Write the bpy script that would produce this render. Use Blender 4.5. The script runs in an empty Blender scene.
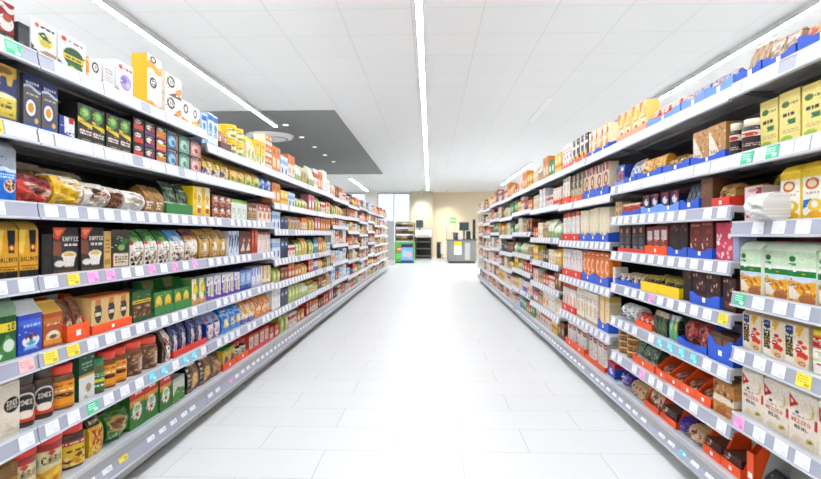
import bpy, math, random
import numpy as np
random.seed(7)
C = bpy.context.scene.collection
PI = math.pi
# ------------------------------------------------------------------ camera model
F_PX, CX, VY = 547.0, 410.5, 235.0
YAW = math.atan(19.5 / F_PX)
TY = math.tan(YAW)
EYE = 1.0                                     # lens height above the floor
CEIL = 2.95
FAR = 25.0                                    # back wall
LX, RX = -1.17, 1.02                          # front edges of the shelves
BAY = 1.245
LY0, RY0 = 1.60 - BAY, 1.90 - BAY             # near ends of the first bays
NL, NR = 12, 9                                # bays on each side


def y_at(px, x):
    """depth along the aisle at which a vertical plane X=x is seen in column px"""
    cx = (px - CX) / F_PX
    t = (cx - TY) / (1 + cx * TY)
    return x / t


def y_left(px):
    return y_at(px, LX - .03)


def y_right(px):
    return y_at(px, RX + .03)


# ------------------------------------------------------------------ colours
def hexc(s):
    if len(s) == 3:
        s = ''.join(c * 2 for c in s)
    v = np.array([int(s[i:i + 2], 16) / 255 for i in (0, 2, 4)])
    return np.where(v <= .04045, v / 12.92, ((v + .055) / 1.055) ** 2.4)


# ------------------------------------------------------------------ materials
def new_mat(name):
    m = bpy.data.materials.new(name)
    m.use_nodes = True
    nt = m.node_tree
    return m, nt, nt.nodes['Principled BSDF']


def printed(name, rough, bump=0.0, scale=60, spec=.5, coat=0.0):
    """surface whose print colours are stored on the mesh, with a little procedural unevenness"""
    m, nt, b = new_mat(name)
    a = nt.nodes.new('ShaderNodeAttribute'); a.attribute_name = 'Col'
    nt.links.new(a.outputs['Color'], b.inputs['Base Color'])
    n = nt.nodes.new('ShaderNodeTexNoise'); n.inputs['Scale'].default_value = scale
    tc = nt.nodes.new('ShaderNodeTexCoord')
    nt.links.new(tc.outputs['Object'], n.inputs['Vector'])
    mr = nt.nodes.new('ShaderNodeMapRange')
    mr.inputs['To Min'].default_value = rough * .75; mr.inputs['To Max'].default_value = min(1, rough * 1.25)
    nt.links.new(n.outputs['Fac'], mr.inputs['Value'])
    nt.links.new(mr.outputs['Result'], b.inputs['Roughness'])
    b.inputs['Specular IOR Level'].default_value = spec
    b.inputs['Coat Weight'].default_value = coat
    if bump:
        bp = nt.nodes.new('ShaderNodeBump'); bp.inputs['Strength'].default_value = bump
        bp.inputs['Distance'].default_value = .004
        nt.links.new(n.outputs['Fac'], bp.inputs['Height'])
        nt.links.new(bp.outputs['Normal'], b.inputs['Normal'])
    return m


M = {
    'card': printed('printed_card', .5, 0, spec=.35),
    'foil': printed('printed_foil', .33, .35, 45),
    'paper': printed('printed_paper', .75, .3, 50, spec=.25),
    'glass': printed('filled_glass', .12, 0, spec=.6),
    'plastic': printed('moulded_plastic', .35),
    'steel': printed('powder_coated_steel', .4, 0, 200, spec=.4),
}


def plain(name, col, rough=.6, metal=0, spec=.4, noise=0.0, scale=8):
    m, nt, b = new_mat(name)
    c = hexc(col)
    b.inputs['Base Color'].default_value = (*c, 1)
    b.inputs['Roughness'].default_value = rough
    b.inputs['Metallic'].default_value = metal
    b.inputs['Specular IOR Level'].default_value = spec
    if noise:
        tc = nt.nodes.new('ShaderNodeTexCoord')
        n = nt.nodes.new('ShaderNodeTexNoise'); n.inputs['Scale'].default_value = scale
        r = nt.nodes.new('ShaderNodeValToRGB')
        r.color_ramp.elements[0].color = (*(c * (1 - noise)), 1)
        r.color_ramp.elements[1].color = (*np.minimum(c * (1 + noise), 1), 1)
        nt.links.new(tc.outputs['Object'], n.inputs['Vector'])
        nt.links.new(n.outputs['Fac'], r.inputs['Fac'])
        nt.links.new(r.outputs['Color'], b.inputs['Base Color'])
    return m


def grid_mat(name, base, line, bw, rh, x0, y0, offset, mortar, rough, spec, var=.02):
    m, nt, b = new_mat(name)
    tc = nt.nodes.new('ShaderNodeTexCoord')
    mp = nt.nodes.new('ShaderNodeMapping'); mp.inputs['Location'].default_value = (-x0, -y0, 0)
    br = nt.nodes.new('ShaderNodeTexBrick')
    br.offset = offset; br.offset_frequency = 2; br.squash = 1
    br.inputs['Scale'].default_value = 1
    br.inputs['Brick Width'].default_value = bw
    br.inputs['Row Height'].default_value = rh
    br.inputs['Mortar Size'].default_value = mortar
    br.inputs['Mortar Smooth'].default_value = .3
    br.inputs['Bias'].default_value = 0
    c = hexc(base)
    br.inputs['Color1'].default_value = (*np.minimum(c * (1 + var), 1), 1)
    br.inputs['Color2'].default_value = (*(c * (1 - var)), 1)
    br.inputs['Mortar'].default_value = (*hexc(line), 1)
    nt.links.new(tc.outputs['Object'], mp.inputs['Vector'])
    nt.links.new(mp.outputs['Vector'], br.inputs['Vector'])
    nt.links.new(br.outputs['Color'], b.inputs['Base Color'])
    b.inputs['Roughness'].default_value = rough
    b.inputs['Specular IOR Level'].default_value = spec
    return m


def emit(name, col, strength):
    m, nt, b = new_mat(name)
    b.inputs['Base Color'].default_value = (*hexc(col), 1)
    b.inputs['Emission Color'].default_value = (*hexc(col), 1)
    b.inputs['Emission Strength'].default_value = strength
    return m


# ------------------------------------------------------------------ mesh helpers
class MB:
    """collects boxes, prisms and lathes with a colour per face; build() links them as one mesh object"""

    def __init__(self):
        self.v, self.f, self.c, self.s = [], [], [], []

    def add(self, verts, faces, col, smooth=False):
        b = len(self.v)
        self.v += [tuple(p) for p in verts]
        for f in faces:
            self.f.append(tuple(b + i for i in f)); self.c.append(col); self.s.append(smooth)
        return self

    def box(self, x0, x1, y0, y1, z0, z1, col='ccc'):
        x0, x1 = min(x0, x1), max(x0, x1); y0, y1 = min(y0, y1), max(y0, y1); z0, z1 = min(z0, z1), max(z0, z1)
        v = [(x0, y0, z0), (x1, y0, z0), (x1, y1, z0), (x0, y1, z0), (x0, y0, z1), (x1, y0, z1), (x1, y1, z1), (x0, y1, z1)]
        return self.add(v, [(0, 3, 2, 1), (4, 5, 6, 7), (0, 1, 5, 4), (1, 2, 6, 5), (2, 3, 7, 6), (3, 0, 4, 7)], col)

    def prism(self, poly, axis, a0, a1, col='ccc'):
        """poly: 2-D points in the two other axes (in x,y,z order), extruded along axis"""
        n = len(poly)
        def P(p, a):
            return {'x': (a, p[0], p[1]), 'y': (p[0], a, p[1]), 'z': (p[0], p[1], a)}[axis]
        v = [P(p, a0) for p in poly] + [P(p, a1) for p in poly]
        f = [tuple(range(n))[::-1], tuple(range(n, 2 * n))] + [(i, (i + 1) % n, n + (i + 1) % n, n + i) for i in range(n)]
        return self.add(v, f, col)

    def lathe(self, prof, n=20, cx=0, cy=0, col='ccc', cols=None):
        v = []
        for r, z in prof:
            v += [(cx + r * math.cos(2 * PI * i / n), cy + r * math.sin(2 * PI * i / n), z) for i in range(n)]
        for j in range(len(prof) - 1):
            f = [(j * n + i, j * n + (i + 1) % n, (j + 1) * n + (i + 1) % n, (j + 1) * n + i) for i in range(n)]
            if j == 0:
                b = len(self.v); self.v += v
            for q in f:
                self.f.append(tuple(b + i for i in q)); self.c.append(cols[j] if cols else col); self.s.append(True)
        m = (len(prof) - 1) * n
        self.f.append(tuple(b + i for i in range(n))[::-1]); self.c.append(cols[0] if cols else col); self.s.append(False)
        self.f.append(tuple(b + m + i for i in range(n))); self.c.append(cols[-1] if cols else col); self.s.append(False)
        return self

    def tube(self, p, q, r, n=10, col='ccc'):
        p, q = np.array(p, float), np.array(q, float)
        d = (q - p) / np.linalg.norm(q - p)
        a = np.cross(d, (0, 0, 1) if abs(d[2]) < .9 else (1, 0, 0)); a /= np.linalg.norm(a)
        b = np.cross(d, a)
        ring = [a * math.cos(2 * PI * i / n) * r + b * math.sin(2 * PI * i / n) * r for i in range(n)]
        v = [p + k for k in ring] + [q + k for k in ring]
        self.add(v, [(i, (i + 1) % n, n + (i + 1) % n, n + i) for i in range(n)], col, True)
        self.add(v, [tuple(range(n))[::-1], tuple(range(n, 2 * n))], col)
        return self

    def mesh(self, name, mat):
        me = bpy.data.meshes.new(name)
        me.from_pydata(self.v, [], self.f)
        at = me.color_attributes.new('Col', 'FLOAT_COLOR', 'CORNER')
        cache, out = {}, []
        for f, c in zip(self.f, self.c):
            if isinstance(c, str):
                if c not in cache:
                    cache[c] = (*hexc(c), 1.0)
                k = cache[c]
            else:
                k = (*c, 1.0)
            out += list(k) * len(f)
        at.data.foreach_set('color', np.array(out, dtype=np.float32))
        me.polygons.foreach_set('use_smooth', np.array(self.s, dtype=bool))
        me.materials.append(M[mat] if isinstance(mat, str) else mat)
        me.validate()
        return me

    def build(self, name, mat, parent=None):
        return link(name, self.mesh(name, mat), parent)


def link(name, data, parent=None):
    o = bpy.data.objects.new(name, data)
    C.objects.link(o)
    if parent is not None:
        o.parent = parent
    return o


def tag(o, label, cat, group=None, kind=None):
    o['label'] = label; o['category'] = cat
    if group:
        o['group'] = group
    if kind:
        o['kind'] = kind
    return o


def structure(o, label=None, cat=None):
    o['kind'] = 'structure'
    if label:
        o['label'] = label; o['category'] = cat
    return o


# ------------------------------------------------------------------ printing on packages
FONT = {'1': '010110010010111', 'A': '010101111101101', 'B': '110101110101110', 'C': '011100100100011', 'D': '110101101101110', 'E': '111100110100111',
        'F': '111100110100100', 'G': '011100101101011', 'H': '101101111101101', 'I': '111010010010111', 'K': '101110100110101',
        'L': '100100100100111', 'M': '101111111101101', 'N': '110101101101101', 'O': '010101101101010', 'R': '110101110101101',
        'S': '011100010001110', 'T': '111010010010010', 'U': '101101101101111', 'W': '101101111111101', 'Y': '101101010010010',
        'Z': '111001010100111', '8': '111101111101111', '3': '110001010001110', '0': '111101101101111', 'X': '101101010101101', ' ': '0' * 15}


def raster(ops, nu, nv, seed=1):
    ss = 4
    W, H = nu * ss, nv * ss
    X = ((np.arange(W) + .5) / W)[None, :].repeat(H, 0)
    Y = ((np.arange(H) + .5) / H)[:, None].repeat(W, 1)
    img = np.ones((H, W, 3)) * .8
    rnd = random.Random(seed)

    def rect(x0, y0, x1, y1, c):
        img[(X >= x0) & (X < x1) & (Y >= y0) & (Y < y1)] = c

    for op in ops.split(';'):
        t = op.split()
        if not t:
            continue
        k = t[0]
        if k == 'b':
            img[:] = hexc(t[1])
        elif k == 'r':
            rect(*map(float, t[1:5]), hexc(t[5]))
        elif k == 'e':
            cx, cy, rx, ry = map(float, t[1:5])
            img[((X - cx) / rx) ** 2 + ((Y - cy) / ry) ** 2 < 1] = hexc(t[5])
        elif k == 'p':
            p = [float(a) for a in t[2:]]
            p = list(zip(p[::2], p[1::2]))
            ins = np.zeros_like(X, bool)
            for (ax, ay), (bx, by) in zip(p, p[1:] + p[:1]):
                if ay == by:
                    continue
                ins ^= ((Y < ay) != (Y < by)) & (X < (bx - ax) * (Y - ay) / (by - ay) + ax)
            img[ins] = hexc(t[1])
        elif k == 'w':                      # wavy band: y0 y1 amplitude waves colour
            y0, y1, a, n = map(float, t[1:5])
            s = np.sin(X * n * 2 * PI) * a
            img[(Y > y0 + s) & (Y < y1 + s)] = hexc(t[5])
        elif k == 'q':                      # lines of unreadably small print
            x0, y0, x1, y1 = map(float, t[1:5]); n = int(t[5]); c = hexc(t[6])
            lh = (y1 - y0) / n
            for i in range(n):
                x = x0 + rnd.random() * .05
                while x < x1 - .04:
                    w = .05 + rnd.random() * .16
                    rect(x, y0 + lh * (i + .2), min(x1, x + w), y0 + lh * (i + .75), c)
                    x += w + .045
        elif k == 't':                      # lettering
            x0, y0, x1, y1 = map(float, t[1:5]); c = hexc(t[5]); s = ' '.join(t[6:])
            cw = (x1 - x0) / (4 * len(s) - 1); ch = (y1 - y0) / 5
            for i, g in enumerate(s):
                for j, bit in enumerate(FONT[g]):
                    if bit == '1':
                        px, py = x0 + (i * 4 + j % 3) * cw, y1 - (j // 3 + 1) * ch
                        rect(px, py, px + cw * 1.05, py + ch * 1.05, c)
        elif k == 's':                      # speckles: beans, nuts, berries
            x0, y0, x1, y1 = map(float, t[1:5]); n = int(t[5]); r = float(t[6])
            for i in range(n):
                cx, cy = rnd.uniform(x0, x1), rnd.uniform(y0, y1)
                q = r * rnd.uniform(.6, 1.2)
                img[((X - cx) / q) ** 2 + ((Y - cy) / (q * nu / nv)) ** 2 < 1] = hexc(t[7 + i % (len(t) - 7)])
    out = img.reshape(nv, ss, nu, ss, 3).mean(axis=(1, 3))
    if nu > 12:                             # small print and the slight unevenness of ink
        pal = out[rnd.randrange(nv), rnd.randrange(nu)]
        for i in range(0 if ';t ' in ops else int(nu * .45)):
            a, b = rnd.randrange(nu - 3), rnd.randrange(nv - 2)
            pal = out[rnd.randrange(nv), rnd.randrange(nu)].copy() if i % 2 else pal
            out[b:b + 1, a:a + rnd.randrange(2, 6)] = pal
        out *= 1 + np.random.RandomState(seed).normal(0, .06, (nv, nu, 1))
    return np.clip(out, 0, 1) ** 1.22 * .80


def shell(name, art, w, d, h, mode='box', fw=None, fd=None, fz=None, side=None, top=None, back=None, bulge=0., sag=0., mat='card',
          v0=0., v1=1., smooth=None, power=1.0, seed=0, arc=None, caps=True):
    """closed package body: the art lies on the front (-Y) face, cell by cell, and its profile may taper, bulge and sag"""
    nv, nu = art.shape[:2]
    fw = fw or (lambda v: 1); fd = fd or (lambda v: 1); fz = fz or (lambda v: v)
    u = np.linspace(0, 1, nu + 1)
    rows = []
    ns = 2 if mode == 'box' else 0
    for j in range(nv + 1):
        v = v0 + (v1 - v0) * j / nv
        W, D, Z = w * fw(v), d * fd(v), h * fz(v)
        if mode == 'box':
            bl = bulge * d * math.sin(PI * min(max(v, .02), .98)) ** .6
            fx = (u - .5) * W
            fy = -D / 2 - bl * (1 - (2 * u - 1) ** 2) * .5
            if sag:
                fy = fy + sag * d * (np.sin(u * 7 + v * 9 + seed) * np.sin(v * 11 + seed * 2) + .45 * np.sin(u * 19 - v * 6 + seed) * np.sin(v * 23 + u * 5)) * (1 - (2 * u - 1) ** 4)
            r = [(x, y, Z) for x, y in zip(fx, fy)]
            r += [(W / 2, -D / 2 + D * k / ns, Z) for k in range(1, ns + 1)]
            r += [(0, D / 2, Z)] + [(-W / 2, D / 2 - D * k / ns, Z) for k in range(0, ns)]
        else:
            a = (u - .5) * PI
            if arc:
                a = (u - .5) * arc
            sg = lambda q: np.sign(q) * np.abs(q) ** power
            r = [(x, y, Z) for x, y in zip(sg(np.sin(a)) * W / 2, -sg(np.cos(a)) * D / 2)]
            if not arc:
                m = max(4, nu // 2)
                ab = PI / 2 + np.arange(1, m) * PI / m
                r += [(x, y, Z) for x, y in zip(sg(np.sin(ab)) * W / 2, -sg(np.cos(ab)) * D / 2)]
        rows.append(r)
    P = len(rows[0])
    V = np.array(rows, dtype=np.float32).reshape(-1, 3)
    closed = not arc
    m = P if closed else P - 1
    ii = np.arange(m); jj = np.arange(nv)
    a = (jj[:, None] * P + ii[None, :])
    b = (jj[:, None] * P + (ii[None, :] + 1) % P)
    quads = np.stack([a, b, b + P, a + P], axis=-1).reshape(-1, 4)
    col = np.zeros((nv, m, 3))
    col[:, :nu] = art
    if m > nu:
        if mode == 'box':
            rest = m - nu
            sc = hexc(side) if side else None
            half = ns
            for k in range(rest):
                if k < half or k >= rest - half:
                    col[:, nu + k] = sc if sc is not None else art[:, -1 if k < half else 0]
                else:
                    col[:, nu + k] = hexc(back or side) if (back or side) else art[:, -1]
        else:
            col[:, nu:] = hexc(side) if side else art[:, [-1]].mean(axis=2, keepdims=True) * 0 + art[:, [-1]]
    faces = len(quads)
    loops = quads.ravel()
    tot = np.full(faces, 4)
    cl = col.reshape(-1, 3).repeat(4, axis=0)
    if closed and caps:
        tc = hexc(top) if top else art[-1].mean(axis=0)
        bc = art[0].mean(axis=0)
        loops = np.concatenate([loops, np.arange(P)[::-1], nv * P + np.arange(P)])
        tot = np.concatenate([tot, [P, P]])
        cl = np.concatenate([cl, np.tile(bc, (P, 1)), np.tile(tc, (P, 1))])
    me = bpy.data.meshes.new(name)
    me.vertices.add(len(V)); me.vertices.foreach_set('co', V.ravel())
    me.loops.add(len(loops)); me.loops.foreach_set('vertex_index', loops.astype(np.int32))
    me.polygons.add(len(tot))
    me.polygons.foreach_set('loop_start', np.concatenate([[0], np.cumsum(tot)[:-1]]).astype(np.int32))
    me.polygons.foreach_set('loop_total', tot.astype(np.int32))
    sm = np.zeros(len(tot), bool)
    if smooth if smooth is not None else (mode != 'box' or sag or bulge):
        sm[:faces] = True
    me.polygons.foreach_set('use_smooth', sm)
    me.update(calc_edges=True)
    at = me.color_attributes.new('Col', 'FLOAT_COLOR', 'CORNER')
    at.data.foreach_set('color', np.concatenate([cl, np.ones((len(cl), 1))], axis=1).astype(np.float32).ravel())
    me.materials.append(M[mat])
    if sm.any() and mode == 'box':
        me.set_sharp_from_angle(angle=math.radians(50))
    me.validate()
    return me

# ------------------------------------------------------------------ what is printed on each package
DES = {}


def D(key, kind, name, cat, look, ops, w=.1, d=.09, side=None, top=None, lid=None, body=None, mat=None):
    DES[key] = dict(key=key, kind=kind, name=name, cat=cat, look=look, ops=ops, w=w, d=d, side=side, top=top, lid=lid, body=body, mat=mat)


BX, PO, BR, FL, JA, TI, PI_ = 'carton', 'pouch', 'brick', 'flour', 'jar', 'tin', 'pillow'
# coffee side, top shelf
D('redcup', BX, 'coffee_carton', 'box', 'red carton with a white coffee cup picture', 'b a31d16;r 0 0 1 .26 3a2d28;w .8 .93 .05 1 e8ddd6;e .55 .5 .42 .2 efe9e4;e .6 .62 .25 .09 c0552a;p d8471f 0 .3 .4 .26 0 .55;q .5 .08 .95 .2 2 cfc9a8', .115, side='33302e', top='3a3735')
D('blackbox', BX, 'coffee_carton', 'box', 'plain dark grey carton', 'b 4a4a49;r 0 .8 1 1 2a2a2a;r .1 .1 .5 .3 6a6a68', .1, side='3a3a39')
D('mountain', BX, 'coffee_carton', 'box', 'white carton with a green and yellow leaf picture', 'b f3f2ef;p 4a423d 0 0 0 .3 .35 .08 .7 0;e .55 .5 .3 .2 f0e08a;p 1f5a2c .25 .62 .5 .72 .75 .5 .55 .48;e .55 .42 .22 .1 d9c84c;p b98e66 .3 .16 .7 .05 1 .02 1 .22 .6 .24;e .22 .83 .09 .06 e0703a;q .34 .78 .95 .88 1 33302c', .115, side='e9e9e6', top='eeeeec')
D('greencup', BX, 'coffee_carton', 'box', 'white carton with a large green dome and yellow lettering', 'b f4f3f0;p 4a423d 0 0 0 .22 .4 0;e .55 .42 .38 .28 23622a;r .17 .32 .93 .46 e9d02e;q .22 .34 .9 .44 1 4a5a1c;e .6 .16 .28 .13 2c7a33;e .5 .1 .12 .07 e4cf3a;e .2 .86 .1 .07 d8502e;q .36 .8 .92 .9 1 8a3a55', .115, side='efefec', top='f1f1ef')
D('smalllogo', BX, 'coffee_carton', 'box', 'low white carton with a black ring logo and kraft corner', 'b f5f3ee;r 0 .3 .16 1 eba21f;e .58 .68 .24 .24 1c1b1a;e .58 .68 .15 .15 f3efe8;q .47 .6 .7 .76 2 1c1b1a;p b98f62 0 0 0 .28 .3 .1 .8 0;p 4a423d .6 0 1 .25 1 0', .11, side='eba21f', top='f3f1ec')
D('clearbox', BX, 'coffee_carton', 'box', 'pale carton of capsules with faint grey print', 'b eceae6;r .1 .25 .9 .5 dcd9d4;q .15 .55 .85 .75 2 a8a5a0;p c89b62 0 0 .4 .18 1 0', .1, side='e6e5e2', top='efeeec')
D('purplepouch', BX, 'coffee_carton', 'box', 'white carton with a lilac circle picture', 'b f3f1f4;e .55 .42 .34 .24 b7a0d6;e .45 .46 .16 .12 8f74bd;e .7 .36 .14 .1 d8c9ee;p 5b3a35 0 0 0 .2 .5 0;r .7 .02 .95 .12 6a2c56;e .25 .84 .12 .07 d9432e;q .42 .78 .95 .9 1 c0392b', .115, side='e4e2e4', top='f2f2f2')
D('yellowtall', BX, 'coffee_carton', 'box', 'tall yellow carton with a white front and black ring logo', 'b f6f3ec;w -.1 .12 .03 1 e9a51d;w .72 .86 .04 1 f0b93a;e .4 .5 .24 .1 1d1c1b;e .4 .5 .15 .06 f4f1ea;q .3 .45 .52 .56 2 1d1c1b;e .4 .93 .2 .06 1d1c1b;e .4 .93 .12 .035 f4f1ea', .12, .07, side='f0ae1c', top='f2b428')
D('logostack', BX, 'coffee_carton', 'box', 'white carton with black ring logo, brown picture', 'b f5f2ec;e .35 .66 .24 .27 1d1c1b;e .35 .66 .15 .17 f4f1ea;q .25 .56 .46 .76 2 1d1c1b;p 8a5a34 .2 0 .75 .3 1 .1 1 0;p e3a63a .55 .3 .95 .55 1 .3 .8 .12', .12, side='efece6')
D('logobox', BX, 'coffee_carton', 'box', 'small white carton with ring logo and amber wedge', 'b f4f1ec;e .4 .66 .22 .2 2b2928;e .4 .66 .13 .12 f4f1ea;p e0a23a 0 0 0 .28 1 .1 1 0', .1, side='eeebe5')
D('logobox2', BX, 'coffee_carton', 'box', 'small white carton with ring logo and yellow base', 'b f5f3ef;e .4 .68 .22 .2 2b2928;e .4 .68 .13 .12 f4f1ea;w -.1 .3 .05 .6 f0c63a;p 8a3b20 .6 .3 1 .6 1 .3', .1, side='eeebe5')
D('bluecarton', BX, 'milk_carton', 'carton', 'slim white carton with blue bands and lettering', 'b e9f0f7;r 0 .78 1 .95 2f7fd0;e .5 .6 .3 .12 5aa0e0;q .15 .3 .85 .5 3 1f4f9a;r 0 0 1 .1 9cc4ea', .08, .08, side='b9d4ee', top='dfeaf5')
D('brownpouch', PO, 'cocoa_pouch', 'pouch', 'small brown pouch with a white and orange picture', 'b b27a3f;p d48a35 0 .2 .6 1 0 1;e .62 .45 .25 .25 efe4d6;s .5 .3 .9 .6 8 .06 8a2f1c 33241c;r 0 0 1 .12 5c3320', .09)
D('yellowtin', TI, 'cocoa_tin', 'tin', 'round yellow tin with a white and green picture', 'b f4d321;e .5 .4 .32 .3 f3eeda;e .5 .32 .2 .14 7fae3a;q .2 .68 .8 .86 1 8a6a10', .13, .13, lid='f0c818', body='f4d321')
D('paleyellow', PO, 'cocoa_pouch', 'pouch', 'cream pouch with yellow and green print', 'b f3ead0;r 0 .7 1 1 ecd75a;e .5 .35 .3 .2 bcd08a;s .2 .2 .8 .5 7 .08 e8b24a 8aae4a f7f2e0', .1)
D('yellowcarton', BX, 'cocoa_carton', 'box', 'yellow carton with a white base', 'b f4cf35;r 0 0 1 .38 f6f2e6;e .5 .34 .3 .2 b8cf6a;q .15 .72 .85 .86 2 b5741a', .11, side='eec32e')
D('orangestack', BX, 'tea_carton', 'box', 'small orange and white carton with dark bands', 'b f2e8dc;r 0 .55 1 1 e08a35;r 0 .45 1 .56 6b3a22;e .5 .75 .25 .15 f4dcae;r 0 0 1 .14 d8762a', .09, side='efe2d2')
# second shelf
D('bluegold', BX, 'coffee_carton', 'box', 'large blue carton with golden drips and a yellow cup', 'b 23407a;p dcb84a 0 1 1 1 1 .84 .8 .8 .75 .66 .62 .66 .58 .8 .4 .78 .36 .6 .22 .6 .2 .78 0 .82;e .42 .9 .36 .07 8f6a1c;e .5 .44 .42 .07 f1e7b8;p e0cf58 .06 .42 .94 .42 .86 .1 .2 .1;r .1 .1 .9 .2 d3bf3c;q .25 .24 .75 .34 1 6a5a22;r .9 0 1 1 2a2c38', .09, .06, side='1c2440', top='2a3a66')
D('greywave', BX, 'coffee_carton', 'box', 'grey carton with a blue wave and coffee cup', 'b 6b6662;w .78 1.1 .04 .8 22346e;w .74 .79 .04 .8 c9cede;q .1 .82 .9 .9 1 d9dbe4;q .15 .62 .85 .68 1 c2bfba;e .42 .4 .36 .19 39528f;e .42 .4 .28 .15 f0ece2;e .42 .4 .17 .09 e0a02c;p 2f62b8 0 .1 .6 .13 1 .05 1 0 0 0;e .75 .18 .12 .05 d8b48a', .09, .06, side='4a4644', top='2c3a6a')
D('whitebluepack', BX, 'coffee_carton', 'box', 'low blue and white pack with a red cap', 'b 2a4c98;p f1f2f5 .3 1 1 .9 1 .12 .35 .25;r .62 .72 .95 1 c8262a;q .4 .2 .98 .36 1 1f3f8a', .1, .06)
D('greenblack', BX, 'coffee_carton', 'box', 'black carton with a green cup and a yellow diagonal band', 'b 2b2d28;e .5 .78 .36 .17 5f9a3a;e .5 .8 .22 .09 a4c876;p ecd021 0 .66 1 .52 1 .4 0 .54;q .1 .53 .9 .6 1 5a5a1a;e .3 .3 .2 .07 c9856a;q .15 .22 .95 .36 2 eeeae2;q .25 .08 .9 .13 1 d9b822', .1, .06, side='1d1f1c', top='333630')
D('blackred', BX, 'capsule_carton', 'box', 'small black carton with an orange red label', 'b 1d1b1a;r .08 .12 .92 .5 d24a22;e .45 .7 .3 .16 f0ebe2;q .2 .62 .7 .8 1 b02a1c', .1, .07, side='171615')
D('blackred2', BX, 'capsule_carton', 'box', 'small black carton, white cup, purple edge', 'b 211d20;r 0 0 1 .2 7a3a8a;e .45 .55 .3 .22 ece5dc;r .55 .3 .95 .6 c22a35;q .1 .8 .8 .92 1 d8cfc2', .1, .07, side='191718')
D('blackyel', BX, 'capsule_carton', 'box', 'small black carton with a yellow orange label', 'b 201d1b;r .05 .1 .95 .5 e08a2a;r .05 .5 .95 .62 e8c63a;e .4 .75 .28 .14 efe9df;r 0 0 1 .1 c4274a', .1, .07, side='181716')
D('tealstack', BX, 'capsule_carton', 'box', 'small black and teal capsule carton', 'b 3a6e8c;r 0 .82 1 1 23282c;e .45 .42 .34 .3 a8cfe0;e .55 .35 .18 .16 4c8cb0;q .1 .85 .8 .95 1 c0c8cc;r .85 0 1 .8 c07a52', .1, .07, side='2a4a5c')
D('mintstack', BX, 'capsule_carton', 'box', 'small black and mint green capsule carton', 'b 7fae9a;r 0 .82 1 1 262826;e .45 .42 .34 .3 c8e0d4;e .55 .35 .18 .16 4f8a72;q .1 .85 .8 .95 1 c0c8c4', .1, .07, side='4a6a5c')
D('salmonstack', BX, 'capsule_carton', 'box', 'small black and salmon pink capsule carton', 'b d69a8c;r 0 .82 1 1 292423;e .45 .42 .34 .3 f0d6cc;e .55 .35 .18 .16 b0564a;q .1 .85 .8 .95 1 ccc0bc', .1, .07, side='8a5a50')
D('yelpouch', PO, 'cocoa_pouch', 'pouch', 'yellow pouch with small red and white pictures', 'b dcb82a;r 0 0 1 .4 efe0c2;s .05 .05 .95 .4 14 .08 b8321f e9e2d4 c98a3a 3f5f9a;e .5 .68 .26 .14 7a6a1c;e .6 .6 .15 .1 f4efe0;q .1 .84 .9 .94 1 8a7a12', .12)
D('yelpouch2', PO, 'cocoa_pouch', 'pouch', 'yellow pouch with brown top and green foot', 'b e3b62c;r 0 .72 1 1 a8742a;e .5 .5 .3 .16 f0d890;e .4 .2 .3 .14 b4cc5a;s .1 .1 .9 .3 6 .08 f2ecd8 8ab03a', .12)
D('yelgreenpouch', PO, 'cocoa_pouch', 'pouch', 'yellow and pale green pouch', 'b e8c83a;e .5 .3 .4 .24 cfe0a0;e .45 .2 .25 .12 7fb23a;r 0 .8 1 1 b98a2c;e .55 .62 .2 .1 f4e8b8', .12)
D('bluepouch', PO, 'cocoa_pouch', 'pouch', 'bright blue pouch with white patches', 'b 2f6fc4;e .45 .6 .25 .14 e4edf7;r 0 .82 1 1 1f4f9e;e .6 .25 .3 .14 f0ebe4;p 8fb8e8 0 .2 .4 .5 0 .6', .1)
# third shelf
D('cookiebag', FL, 'coffee_pouch', 'pouch', 'tall blue pouch with silver top and bean picture', 'b 2f7fd2;r 0 .62 1 1 a9b0b8;w .56 .64 .02 1 dfe9f2;r 0 .4 1 .56 4a96e0;q .1 .44 .9 .54 2 eef3f8;e .62 .3 .34 .13 e8d9c4;s .38 .22 .88 .4 24 .07 9a5f32 c08a52 6a3c1e', .105, .09)
D('redbag', PI_, 'coffee_bag', 'bag', 'red bag lying on its side with a cup picture', 'b d4401f;p 8e1c16 0 .75 1 .6 1 1 0 1;p efe3d6 .1 .72 .85 .5 .8 .36 .3 .46;e .55 .46 .24 .1 6a3320;r .78 .28 .95 .5 f1e2cf;q .2 .56 .7 .66 1 a0281a', .15, .1)
D('kraftbag', PI_, 'coffee_bag', 'bag', 'brown paper bag lying behind the front row', 'b b3946a;e .5 .5 .34 .3 3b2a20;q .3 .4 .7 .6 2 e2d2b4;r 0 .88 1 1 d9cbb0', .15, .1, mat='paper')
D('yelwhite', PI_, 'coffee_bag', 'bag', 'yellow bag with a white slanted panel', 'b eec41c;p f3ead9 .2 1 1 1 1 .2 .8 .3;e .72 .55 .14 .1 c9b9a0;q .5 .72 .95 .84 1 a0762a;r .85 .3 .97 .45 b03a2a', .14, .1)
D('whitecoffee', PI_, 'coffee_bag', 'bag', 'white bag with red and brown coffee print', 'b eee7dc;s .1 .2 .9 .9 9 .08 a8392c 6a4630 d8c2a0;e .4 .4 .18 .14 b9a58c;p 5a2c1c .9 0 1 0 1 .6', .13, .1)
D('beanbag', PI_, 'coffee_bag', 'bag', 'brown bag showing coffee beans', 'b 8e5a34;s 0 0 1 1 50 .07 5a2f18 a06a3a 3a1f12;r 0 .8 1 1 e8dfd0', .1, .09)
D('whitesag', PI_, 'coffee_bag', 'bag', 'slumped white bag with faint print', 'b eee9e1;e .5 .5 .3 .2 d8cdbd;q .25 .42 .75 .56 2 a08a70', .15, .1)
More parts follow.
